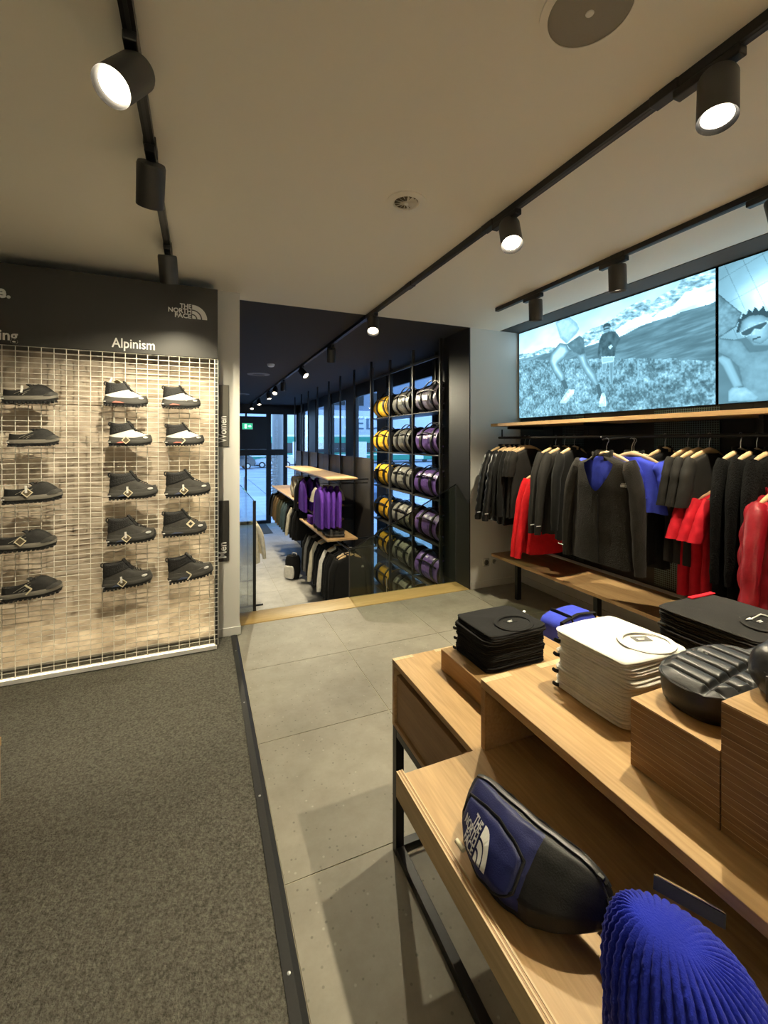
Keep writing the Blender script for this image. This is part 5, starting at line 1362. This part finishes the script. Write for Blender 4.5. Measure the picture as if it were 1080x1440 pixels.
MB().box(-0.09, -0.02, -0.004, -0.0022, -0.07, 0.07).prism([(0.02, 0.02), (0.07, 0.02), (0.07, 0.05), (0.13, 0.0), (0.07, -0.05), (0.07, -0.02), (0.02, -0.02)], -0.004, -0.0022, Matrix(((1, 0, 0, 0), (0, 0, 1, 0), (0, 1, 0, 0), (0, 0, 0, 1)))).build('pictogram', M_exw, t)
tag(MB().chbox(0.6, 2.0, 13.35, 14.95, ZF, ZF + 0.014, 0.003).build('door_mat', M_carpet), 'dark entrance mat inside the street door', 'mat')
t = thing('window_lettering', 'white upright lettering stuck on the street window', 'sign', (2.40, YE + 0.035, -0.6))
text_obj('THE NORTH FACE', 0.30, M_print, t, (0, 0, 0), (R(90), R(-90), 0), width=1.7, bold=0.03)

# ------------------------------------------------------------------ duffel wall
t = thing('duffel_rack', 'tall black steel rack of duffel bags in front of the window', 'rack', (0, 0, 0))
PY = [4.475, 5.20, 5.97, 6.70]
post = MB().chbox(-0.017, 0.017, -0.017, 0.017, ZF, ZC - 0.002, 0.002).mesh('post', M_charm)
for y in PY:
    inst('post', post, t, (2.62, y, 0)); inst('post', post, t, (2.97, y, 0))
ZB = [2.15, 1.61, 1.07, 0.53, -0.01, -0.55]
sp_ = [MB().chbox(2.603, 2.987, PY[k] + 0.02, PY[k + 1] - 0.02, -0.006, 0.006, 0.002).mesh('shelf_plate', M_charm) for k in range(3)]
for z in ZB:
    for k in range(3): inst('shelf_plate', sp_[k], t, (0, 0, z - 0.195))
MB().chbox(2.61, 2.63, 4.46, 6.71, 2.60, 2.63, 0.002).build('top_bar', M_charm, t)
D_yel = fab('yellow_tarp', (0.72, 0.40, 0.025), 0.35, 0.1, 60, spec=0.5)
D_gry = fab('olive_grey_tarp', (0.15, 0.145, 0.125), 0.32, 0.1, 60, spec=0.5)
D_pur = fab('purple_tarp', (0.21, 0.115, 0.44), 0.32, 0.1, 60, spec=0.5)
D_lil = fab('lilac_grey_tarp', (0.27, 0.23, 0.31), 0.32, 0.1, 60, spec=0.5)
D_blk = fab('black_tarp', (0.010, 0.010, 0.012), 0.4, 0.1, 60, spec=0.4)
def duffel_pt(s, th, off=0.0, seed=1):
    r_ = 0.182 * (1 - 0.25 * max(0, abs(s) - 0.86) / 0.14) + off
    k = 1 + 0.07 * nz(s * 5 + seed, math.cos(th) * 1.6, math.sin(th) * 1.6) - 0.045 * (abs(abs(s) - 0.42) < 0.07)
    z = r_ * math.sin(th) * k * 0.93
    if z < -0.165: z = -0.165 - (z + 0.165) * -0.15
    return (r_ * math.cos(th) * k, s * 0.345, z + 0.17)
def duffel_parts(m, seed):
    P = []
    mb = MB().loft([[duffel_pt(-1 + 2 * i / 40, 2 * PI * k / 30, 0, seed) for k in range(30)] for i in range(41)], True, True)
    P.append(('body', mb.mesh('body', m, 70)))
    for sg in (-1, 1):
        mb = MB().loft([[duffel_pt(sg * q, 2 * PI * k / 30, 0.004 * (q < 1) - 0.18 * (q > 1), seed) for k in range(30)] for q in (0.84, 0.88, 1.0)] + [[(0.1 * math.cos(2 * PI * k / 30), sg * 0.362, 0.17 + 0.1 * math.sin(2 * PI * k / 30)) for k in range(30)]], False, True)
        P.append(('end_cap', mb.mesh('end_cap', D_blk, 60)))
    for s in (-0.42, 0.42):
        mb = MB().loft([[duffel_pt(s + ds, 2 * PI * k / 36, o_, seed) for k in range(36)] for ds, o_ in ((-0.075, -0.004), (-0.07, 0.010), (0.07, 0.010), (0.075, -0.004))], False, False)
        P.append(('strap', mb.mesh('strap', D_blk, 60)))
    mb = MB().loft([[duffel_pt(-0.8 + 1.6 * i / 14, PI / 2 + dt, 0.007, seed) for dt in (-0.42, -0.2, 0, 0.2, 0.42)] for i in range(15)], False, False, closed=False)
    P.append(('top_flap', mb.mesh('top_flap', D_blk, 60)))
    for sg in (0.6, -0.5):
        mb = MB().tube([(0.06 * sg - 0.05, lerp(-0.20, 0.20, u), 0.335 + 0.055 * math.sin(PI * u)) for u in [k / 10 for k in range(11)]], 0.011, 6, flat=0.5)
        P.append(('handle', mb.mesh('handle', D_blk, 60)))
    mb = MB().tube([(-0.175 - 0.012 * math.sin(PI * u), lerp(-0.24, 0.24, u), 0.235 + 0.03 * math.sin(PI * u)) for u in [k / 10 for k in range(11)]], 0.012, 6, flat=0.6)
    P.append(('side_handle', mb.mesh('side_handle', D_blk, 60)))
    P.append(('side_label', MB().chbox(-0.186, -0.180, -0.07, 0.07, 0.14, 0.20, 0.002).mesh('side_label', m)))
    return P
DP = [[duffel_parts(m, s) for s in (1, 5)] for m in (D_pur, D_gry, D_yel)]
DPL = duffel_parts(D_lil, 3)
rowname = ['top shelf', 'second shelf', 'third shelf', 'fourth shelf', 'fifth shelf', 'lowest shelf']
for c_, (ya, cn) in enumerate(((4.84, 'purple'), (5.585, 'olive grey'), (6.335, 'yellow'))):
    for r_, z in enumerate(ZB):
        parts_ = DPL if (c_ == 0 and r_ == 0) else DP[c_][r_ % 2]
        nm = 'lilac grey' if (c_ == 0 and r_ == 0) else cn
        t = thing('duffel_bag', '%s and black duffel bag on the %s of the window rack' % (nm, rowname[r_]), 'bag', (2.79 + 0.012 * nz(c_ * 3.1, r_ * 2.2), ya + 0.02 * nz(r_ * 1.7, c_), z - 0.1885), 0.05 * nz(r_ * 2.9, c_ * 4.4), 'duffel bags on the window rack')
        t.scale = (1.0, 0.98, 1.04)
        for n_, me in parts_: inst(n_, me, t)

# ------------------------------------------------------------------ clothes racks of the lower shop
XF, XB = 1.74, 2.44
t = thing('wall_rack', 'black wall rack with thin uprights behind the lower shop clothes', 'rack', (0, 0, 0))
for k in range(6): MB().chbox(XB, XB + 0.03, 6.25 + k * 0.98, 6.25 + (k + 1) * 0.98 - 0.006, ZF, 1.32, 0.002).build('back_board', mat('brown_grey_board', (0.030, 0.026, 0.023), 0.55, bump=0.03), t)
up = MB().chbox(-0.015, 0.015, -0.015, 0.015, ZF, ZC - 0.002, 0.002).mesh('upright', M_blackm)
for y in (6.24, 7.05, 7.85, 8.65, 9.6, 10.5, 11.3, 12.15): inst('upright', up, t, (XB - 0.02, y, 0))
def rshelf(lb, ya, yb, z, n, x0=XF, x1=2.22):
    s_ = plank_shelf('rack_shelf', lb, x0, x1, yb, ya, z - 0.025, z, n)
    for y in (ya + 0.12, yb - 0.12): MB().chbox(x0 + 0.05, XB - 0.001, y - 0.01, y + 0.01, z - 0.05, z - 0.0255, 0.002).build('bracket', M_blackm, s_)
    return s_
rshelf('upper oak rack shelf above the purple jackets', 6.3, 9.8, 1.03, 3)
rshelf('oak rack shelf carrying the cream backpacks', 8.5, 11.9, 0.39, 2)
rshelf('short oak rack shelf with folded purple shirts', 6.98, 8.30, 0.52, 1, 1.86)
rshelf('short oak rack shelf with black bottles', 6.98, 8.30, 0.29, 1, 1.86)
rshelf('oak rack shelf carrying black shoes above the dark hoodies', 6.3, 8.30, 0.105, 2)
def rbar(lb, ya, yb, z, x=1.95):
    t = thing('rack_rail', lb, 'clothes rail', (x, 0, z)); MB().tube([(0, ya, 0), (0, yb, 0)], 0.012, 8).build('bar', M_blackm, t, 60)
    for y in (ya + 0.05, yb - 0.05): MB().box(0, XB - x - 0.035, y - 0.01, y + 0.01, -0.01, 0.01).build('arm', M_blackm, t)
rbar('rail under the upper rack shelf', 6.32, 8.5, 0.94); rbar('rail for the dark hoodies', 5.92, 8.3, 0.035); rbar('rail for the tan and teal jackets', 8.55, 12.0, 0.31)
GK = dict(n=26, nr=18)
K2 = {
 'f_blk': dict(L=0.66, W=0.20, m=F_blk, seed=21, spread=0.05, sl=0.58, **GK),
 'f_hood': dict(L=0.66, W=0.225, m=F_blk, seed=22, spread=0.05, sl=0.60, logo=(0.16, -PI / 2 + 0.8), **GK),
 'f_crm': dict(L=0.70, W=0.21, m=F_crm, seed=23, spread=0.09, sl=0.58, **GK),
 'f_wht': dict(L=0.64, W=0.21, m=F_wht, seed=24, spread=0.08, sl=0.56, **GK),
 'f_pur': dict(L=0.62, W=0.20, m=F_pur, seed=25, spread=0.05, sl=0.56, **GK),
 'f_crt': dict(L=0.34, W=0.21, sleeve='short', m=F_crm, collar='crew', seed=26, **GK),
 'f_tan': dict(L=0.74, W=0.20, m=F_tan, seed=27, spread=0.06, **GK),
 'f_oli': dict(L=0.74, W=0.20, m=F_oli, seed=28, spread=0.06, **GK),
 'f_tea': dict(L=0.74, W=0.21, m=F_tea, seed=29, spread=0.06, **GK),
 'f_gry': dict(L=0.72, W=0.20, m=F_gry, seed=30, spread=0.06, **GK),
 'f_pant': dict(L=1.00, W=0.15, sleeve=None, m=F_crm, collar='crew', seed=33, thick=0.8, fold=0.1, **GK),
}
seq = [(5.98, 'f_hood', 'black hoodie with a small chest mark, first on the lower rail'), (6.07, 'f_blk', 'black jacket directly behind the first hoodie'), (6.15, 'f_pant', 'long beige trousers behind the first black hoodies'), (6.24, 'f_blk', 'black jacket behind the beige trousers'), (6.33, 'f_blk', 'black jacket, third behind the beige hem'), (6.45, 'f_blk', 'black jacket before the white jacket'), (6.58, 'f_wht', 'white jacket among the black jackets'), (6.72, 'f_blk', 'black jacket right behind the white jacket'), (6.86, 'f_blk', 'black jacket in the middle of the lower rail'), (7.0, 'f_blk', 'black jacket before the cream jacket'), (7.18, 'f_crm', 'cream jacket among black jackets on the lower rail'), (7.34, 'f_blk', 'black jacket right behind the cream jacket'), (7.5, 'f_blk', 'black jacket before the grey jacket'), (7.68, 'f_gry', 'grey jacket towards the end of the lower rail'), (7.86, 'f_blk', 'black jacket last on the lower rail')]
for y, k, lb in seq: garment(k, 'hanging_jacket' if k != 'f_pant' else 'trousers', 'jacket' if k != 'f_pant' else 'trousers', (1.99, y, 0.035), 0.05 * nz(y * 9, 1), lb, 'clothes of the lower shop', K2[k], hang=False, scale=1.06, ys=0.62)
for i, y in enumerate((5.98, 6.07, 6.58, 7.0, 7.18)): hanger((1.99, y, 0.035), 0, ('wooden hanger of the first black hoodie on the lower rail', 'wooden hanger of the black jacket behind the first hoodie', 'wooden hanger of the white jacket on the lower rail', 'wooden hanger of the black jacket before the cream jacket', 'wooden hanger of the cream jacket on the lower rail')[i], 'wooden hangers of the lower shop')
arms = [(6.62, 1.70), (6.62, 1.79), (6.62, 1.88), (6.62, 1.98), (8.2, 1.80), (8.2, 1.92), (8.2, 2.04)]
nmz = ['outermost purple jacket facing out under the upper shelf', 'second purple jacket facing out under the upper shelf', 'third purple jacket facing out under the upper shelf', 'innermost purple jacket facing out under the upper shelf', 'outermost purple jacket near the cream backpacks', 'middle purple jacket near the cream backpacks', 'innermost purple jacket near the cream backpacks']
for (y, x), lb in zip(arms, nmz): garment('f_pur', 'hanging_jacket', 'jacket', (x, y, 0.94), R(-90) + 0.08 * nz(x * 30, y), lb, 'clothes of the lower shop', K2['f_pur'], hang=False, scale=0.93, ys=0.65)
for y in (6.62, 8.2):
    t = thing('face_out_arm', ('black face-out arm of the purple jackets at the rack end' if y < 7 else 'black face-out arm of the purple jackets near the backpacks'), 'clothes rail', (1.95, y, 0.94)); MB().tube([(0.27, 0, -0.014), (-0.28, 0, -0.014), (-0.29, 0, 0.0)], 0.006, 6).build('arm', M_blackm, t, 60)
for y, k, lb in ((7.02, 'f_crt', 'cream shirt beside the purple jackets'), (7.12, 'f_crt', 'cream shirt above the folded purple shirts'), (8.55, 'f_blk', 'black jacket beside the cream backpacks')): garment(k, 'hanging_jacket', 'jacket' if k != 'f_crt' else 'shirt', (1.95, y, 0.94), 0.05 * nz(y * 9, 2), lb, 'clothes of the lower shop', K2[k], hang=False, scale=0.93)
seq = [(8.75, 'f_blk', 'black jacket first on the far rail'), (8.98, 'f_blk', 'black jacket second on the far rail'), (9.22, 'f_crm', 'cream jacket on the far rail'), (9.5, 'f_blk', 'black jacket between cream and teal jackets'), (9.78, 'f_tea', 'teal grey jacket first of two'), (10.05, 'f_tea', 'teal grey jacket second of two'), (10.35, 'f_oli', 'olive jacket on the far rail'), (10.65, 'f_oli', 'olive jacket beside the tan jacket'), (10.95, 'f_tan', 'tan jacket on the far rail'), (11.25, 'f_tan', 'tan jacket beside the grey jacket'), (11.55, 'f_gry', 'grey jacket on the far rail'), (11.9, 'f_blk', 'black jacket last on the far rail by the door')]
for y, k, lb in seq: garment(k, 'hanging_jacket', 'jacket', (1.95, y, 0.31), 0.05 * nz(y * 9, 3), lb, 'clothes of the lower shop', K2[k], hang=False, scale=0.95, ys=0.7)
# things on the rack shelves
def backpack(lb, loc, rz, m, m2, s=1.0, zf=None):
    t = thing('backpack', lb, 'backpack', loc, rz, 'backpacks of the lower shop'); t.scale = (s, s, s)
    softbox(0.30, 0.20, 0.46, 0.5, n=28, seed=loc[1], bul=0.12).build('body', m, t, 60)
    softbox(0.24, 0.07, 0.24, 0.5, n=24, seed=loc[1] + 2).build('front_pocket', m2, t, 60).location = (0, -0.115, 0.03)
    MB().tube([(-0.06, 0.05, 0.45), (-0.05, 0.05, 0.50), (0.05, 0.05, 0.50), (0.06, 0.05, 0.45)], 0.009, 6).build('grab_loop', m2, t, 60)
backpack('cream backpack next to the purple jackets', (1.92, 8.95, 0.3905), 0.2, F_crm, F_crm, 0.95)
backpack('cream backpack further along the shelf', (1.92, 9.40, 0.3905), -0.1, F_crm, F_crm, 0.95)
backpack('black backpack with pale front standing under the jackets', (1.72, 8.85, ZF), -0.9, F_blk, F_wht, 1.0)
for k in range(3):
    t = thing('folded_shirt', 'folded purple shirt on the short rack shelf, %s' % ('lowest', 'middle', 'topmost')[k], 'shirt', (2.02, 7.2, 0.5205 + k * 0.03), 0, 'folded purple shirts'); folded(0.22, 0.26, 0.029, 90 + k, n=24).build('body', F_pur, t, 60)
for k in range(4):
    t = thing('folded_shirt', 'folded purple shirt on the shoe shelf, %s' % ('lowest', 'second lowest', 'second from top', 'topmost')[k], 'shirt', (1.90, 7.75, 0.1055 + k * 0.035), 0, 'folded purple shirts'); folded(0.22, 0.30, 0.034, 95 + k, n=24).build('body', F_pur, t, 60)
for k in range(3):
    t = thing('bottle', ('black bottle beside the rack end on the short shelf', 'black bottle in the middle of the short shelf', 'black bottle furthest along the short shelf')[k], 'bottle', (1.93 + 0.02 * k, 7.1 + 0.25 * k, 0.2905), 0, 'black bottles')
    MB().lathe([(0.036, 0), (0.038, 0.01), (0.038, 0.13), (0.026, 0.155)], 16).build('flask', M_blackm, t, 40)
    MB().lathe([(0.022, 0.155), (0.022, 0.19), (0.001, 0.19)], 16).build('cap', M_white, t, 40)
for k, (y, rz) in enumerate(((6.42, 2.9), (6.62, 2.8), (6.95, 2.9), (7.2, 2.8))):
    t = thing('black_shoe', ('black shoe at the end of the shoe shelf', 'second black shoe of the pair on the shoe shelf', 'black shoe in the middle of the shoe shelf', 'black shoe near the folded purple shirts')[k], 'shoe', (2.05, y, 0.1125), rz, 'shoes of the lower shop')
    inst('outsole', SH['outsole'], t); inst('midsole', SH['midsole'], t); inst('upper', SH['upper_low'], t); inst('laces', SH['laces_low'], t)
# floor rail with one pale jacket beside the stairs
t = thing('floor_rail', 'free-standing black clothes rail beside the stairs', 'clothes rail', (0.72, 0, 0))
MB().tube([(0, 7.6, ZF + 0.02), (0, 7.6, 0.25), (0, 9.0, 0.25), (0, 9.0, ZF + 0.02)], 0.012, 8).build('frame', M_blackm, t, 60)
for y in (7.6, 9.0): MB().chbox(-0.25, 0.25, y - 0.015, y + 0.015, ZF, ZF + 0.025, 0.003).build('foot', M_blackm, t)
for y, lb in ((7.9, 'pale cream jacket first on the free-standing rail'), (8.3, 'pale cream jacket second on the free-standing rail')):
    garment('f_crm', 'hanging_jacket', 'jacket', (0.72, y, 0.25), 0.1, lb, 'clothes of the lower shop', K2['f_crm'], hang=False)

# ================================================================== THE STREET
GZ = -1.28
M_pav = mat('pavement', (0.55, 0.55, 0.56), 0.6, var=0.15, vscale=0.6, bump=0.05, bscale=4)
M_road = mat('asphalt', (0.42, 0.43, 0.45), 0.5, var=0.15, vscale=0.8, bump=0.1, bscale=10)
pav = struct('floor_pavement', MB().box(3.25, 60, -5, 34, GZ - 0.2, GZ - 0.004).box(-40, 3.2, YE + 0.2, 34, GZ - 0.2, GZ - 0.004), M_road)
sl_ = MB().box(-0.495, 0.495, -0.495, 0.495, -0.02, 0.0).mesh('slab', M_pav)
for i in range(9):
    for j in range(16): inst('slab', sl_, pav, (3.75 + i, 4.5 + j, GZ))
for i in range(6):
    for j in range(8): inst('slab', sl_, pav, (-0.25 + i * 1.0 - 2, YE + 0.75 + j, GZ))
struct('floor_road', MB().box(-60, 90, 34, 120, GZ - 0.25, GZ - 0.06), M_road)
struct('trim_kerb', MB().box(-60, 90, 33.8, 34.0, GZ - 0.2, GZ + 0.02), M_pav)
for k in range(3):
    tag(MB().box(-20, 60, 37 + k * 3.2, 37.15 + k * 3.2, GZ - 0.0599, GZ - 0.055).build('lane_line', M_white), ('white painted line next to the kerb', 'white painted line in mid street', 'white painted line closest to the tram')[k], 'road marking', 'street lines')
t = thing('street_column', 'grey concrete column outside the street window', 'column', (2.75, 17.0, GZ))
MB().lathe([(0.24, 0), (0.24, 5.2)], 28).build('shaft', M_wallg, t, 40)
MB().lathe([(0.30, 0), (0.30, 0.12), (0.245, 0.16)], 28).build('base', M_wallg, t, 40)
# white building across the street
M_fac = mat('white_facade', (0.62, 0.66, 0.72), 0.7, var=0.05, vscale=0.5)
t = thing('office_building', 'pale office building with lettered fascia across the street', 'building', (0, 62, GZ))
MB().box(-5, 60, 0, 8, 3.5, 7.4).box(-5, 60, 0.6, 8, 0, 3.5).build('wall', M_fac, t)
MB().box(-5, 60, 0.3, 8, 7.4, 16).build('upper_wall', mat('slate_facade', (0.20, 0.24, 0.30), 0.6, var=0.1, vscale=0.3), t)
MB().box(-5, 60, -0.5, 0.0, 3.2, 3.6).build('canopy', M_dark, t)
wn = MB().box(-1.1, 1.1, 0.52, 0.595, 0.2, 3.0).mesh('window', mat('lit_shop_glass', (0.05, 0.07, 0.09), 0.1, emit=(0.5, 0.6, 0.7), estr=0.15))
for i in range(20): inst('window', wn, t, (-2 + i * 3.0, 0, 0))
wn2 = MB().box(-0.9, 0.9, 0.22, 0.295, 8.2, 10.2).mesh('window', M_dark)
for i in range(20): inst('window', wn2, t, (-2 + i * 3.0, 0, 0))
text_obj('ED', 2.6, mat('dark_sign_letter', (0.10, 0.16, 0.22), 0.5, var=0.05), t, (21.2, -0.04, 4.6), (R(90), 0, 0), width=4.6, depth=0.05, bold=-0.004)
# green tram
t = thing('tram', 'long green and white tram standing in the street', 'tram', (4, 52, GZ - 0.06))
M_grn = mat('tram_green', (0.030, 0.26, 0.17), 0.4, var=0.05)
MB().chbox(0, 30, 0, 2.6, 0.35, 3.4, 0.12).build('body', M_grn, t)
MB().box(0.4, 29.6, -0.02, 0.0, 1.05, 1.2).build('stripe', M_white, t)
MB().chbox(0.3, 29.7, 0.3, 2.3, 3.4, 3.65, 0.05).build('roof_units', M_white, t)
wn = MB().box(-0.85, 0.85, -0.03, 0.02, 1.45, 2.65).mesh('window', mat('tram_glass', (0.015, 0.02, 0.025), 0.1, var=0.1))
for i in range(14): inst('window', wn, t, (1.6 + i * 2.05, 0, 0))
dr = MB().box(-0.62, 0.62, -0.05, 0.0, 0.45, 2.8).box(-0.55, 0.55, -0.06, -0.05, 0.6, 2.7).mesh('door', M_white)
for x in (6.7, 14.9, 23.1): inst('door', dr, t, (x, 0, 0))
wh = MB().lathe([(0.33, -0.1), (0.33, 0.1)], 18, ax='y').mesh('wheel', M_sole, 40)
for x in (2, 4, 12, 14, 22, 24, 28): inst('wheel', wh, t, (x, 0.15, 0.33))
# cars
def car(lb, loc, rz, m, group='cars in the street'):
    t = thing('car', lb, 'car', loc, rz, group)
    prof = [(-2.1, 0.35), (-2.15, 0.75), (-1.9, 0.95), (-1.0, 1.05), (-0.45, 1.50), (0.9, 1.56), (1.75, 1.30), (2.05, 1.0), (2.15, 0.6), (2.05, 0.35)]
    rings = []
    for (y, s_, c_) in ((-0.88, 0.94, 0.86), (-0.86, 0.99, 0.95), (-0.6, 1, 1), (0.6, 1, 1), (0.86, 0.99, 0.95), (0.88, 0.94, 0.86)):
        rings.append([(p[0] * s_, y * (1 - 0.16 * max(0, p[1] - 1.0) / 0.5), 0.35 + (p[1] - 0.35) * c_) for p in prof])
    MB().loft(rings).build('body', m, t, 35, recalc=True)
    gm = mat('car_glass', (0.01, 0.014, 0.018), 0.08, var=0.05)
    for sy in (-1, 1):
        MB().add([(-0.78, sy * 0.868, 1.03), (-0.38, sy * 0.80, 1.40), (0.8, sy * 0.80, 1.43), (1.45, sy * 0.855, 1.08)], [(0, 1, 2, 3), (3, 2, 1, 0)]).build('side_window', gm, t)
    MB().add([(-1.03, -0.72, 1.07), (-1.03, 0.72, 1.07), (-0.50, 0.62, 1.49), (-0.50, -0.62, 1.49)], [(0, 1, 2, 3), (3, 2, 1, 0)]).build('windscreen', gm, t)
    for x in (-1.35, 1.3):
        for sy in (-1, 1):
            w_ = MB().lathe([(0.2, -0.11), (0.33, -0.1), (0.33, 0.1), (0.2, 0.11)], 20, Matrix.Translation((x, sy * 0.80, 0.33)), ax='y').build('wheel', M_sole, t, 40)
            MB().lathe([(0.001, sy * 0.12 - 0.005), (0.2, sy * 0.12 - 0.002), (0.2, sy * 0.12 + 0.002)], 16, Matrix.Translation((x, sy * 0.80, 0.33)), ax='y').build('hub', M_steel, w_, 40)
    for sy in (-1, 1):
        MB().chbox(-2.17, -2.08, sy * 0.62 - 0.16, sy * 0.62 + 0.16, 0.68, 0.80, 0.02).build('headlamp', mat('headlamp', (0.9, 0.9, 0.9), 0.2, emit=(1, 0.95, 0.85), estr=0.4), t)
M_carb = mat('slate_blue_car_paint', (0.10, 0.15, 0.22), 0.25, coat=1.0, var=0.03)
M_card = mat('black_car_paint', (0.012, 0.013, 0.016), 0.25, coat=1.0, var=0.03)
M_carw = mat('silver_car_paint', (0.45, 0.47, 0.5), 0.3, coat=1.0, var=0.03)
car('slate blue car parked just outside the shop window', (7.1, 18.6, GZ), R(70), M_carb)
car('black car in the street beyond the door', (3.0, 47.0, GZ - 0.06), R(5), M_card)
car('silver car in the street beyond the door', (7.4, 48.5, GZ - 0.06), R(-4), M_carw)
car('black car behind the silver car', (-1.6, 48.0, GZ - 0.06), R(2), M_card)
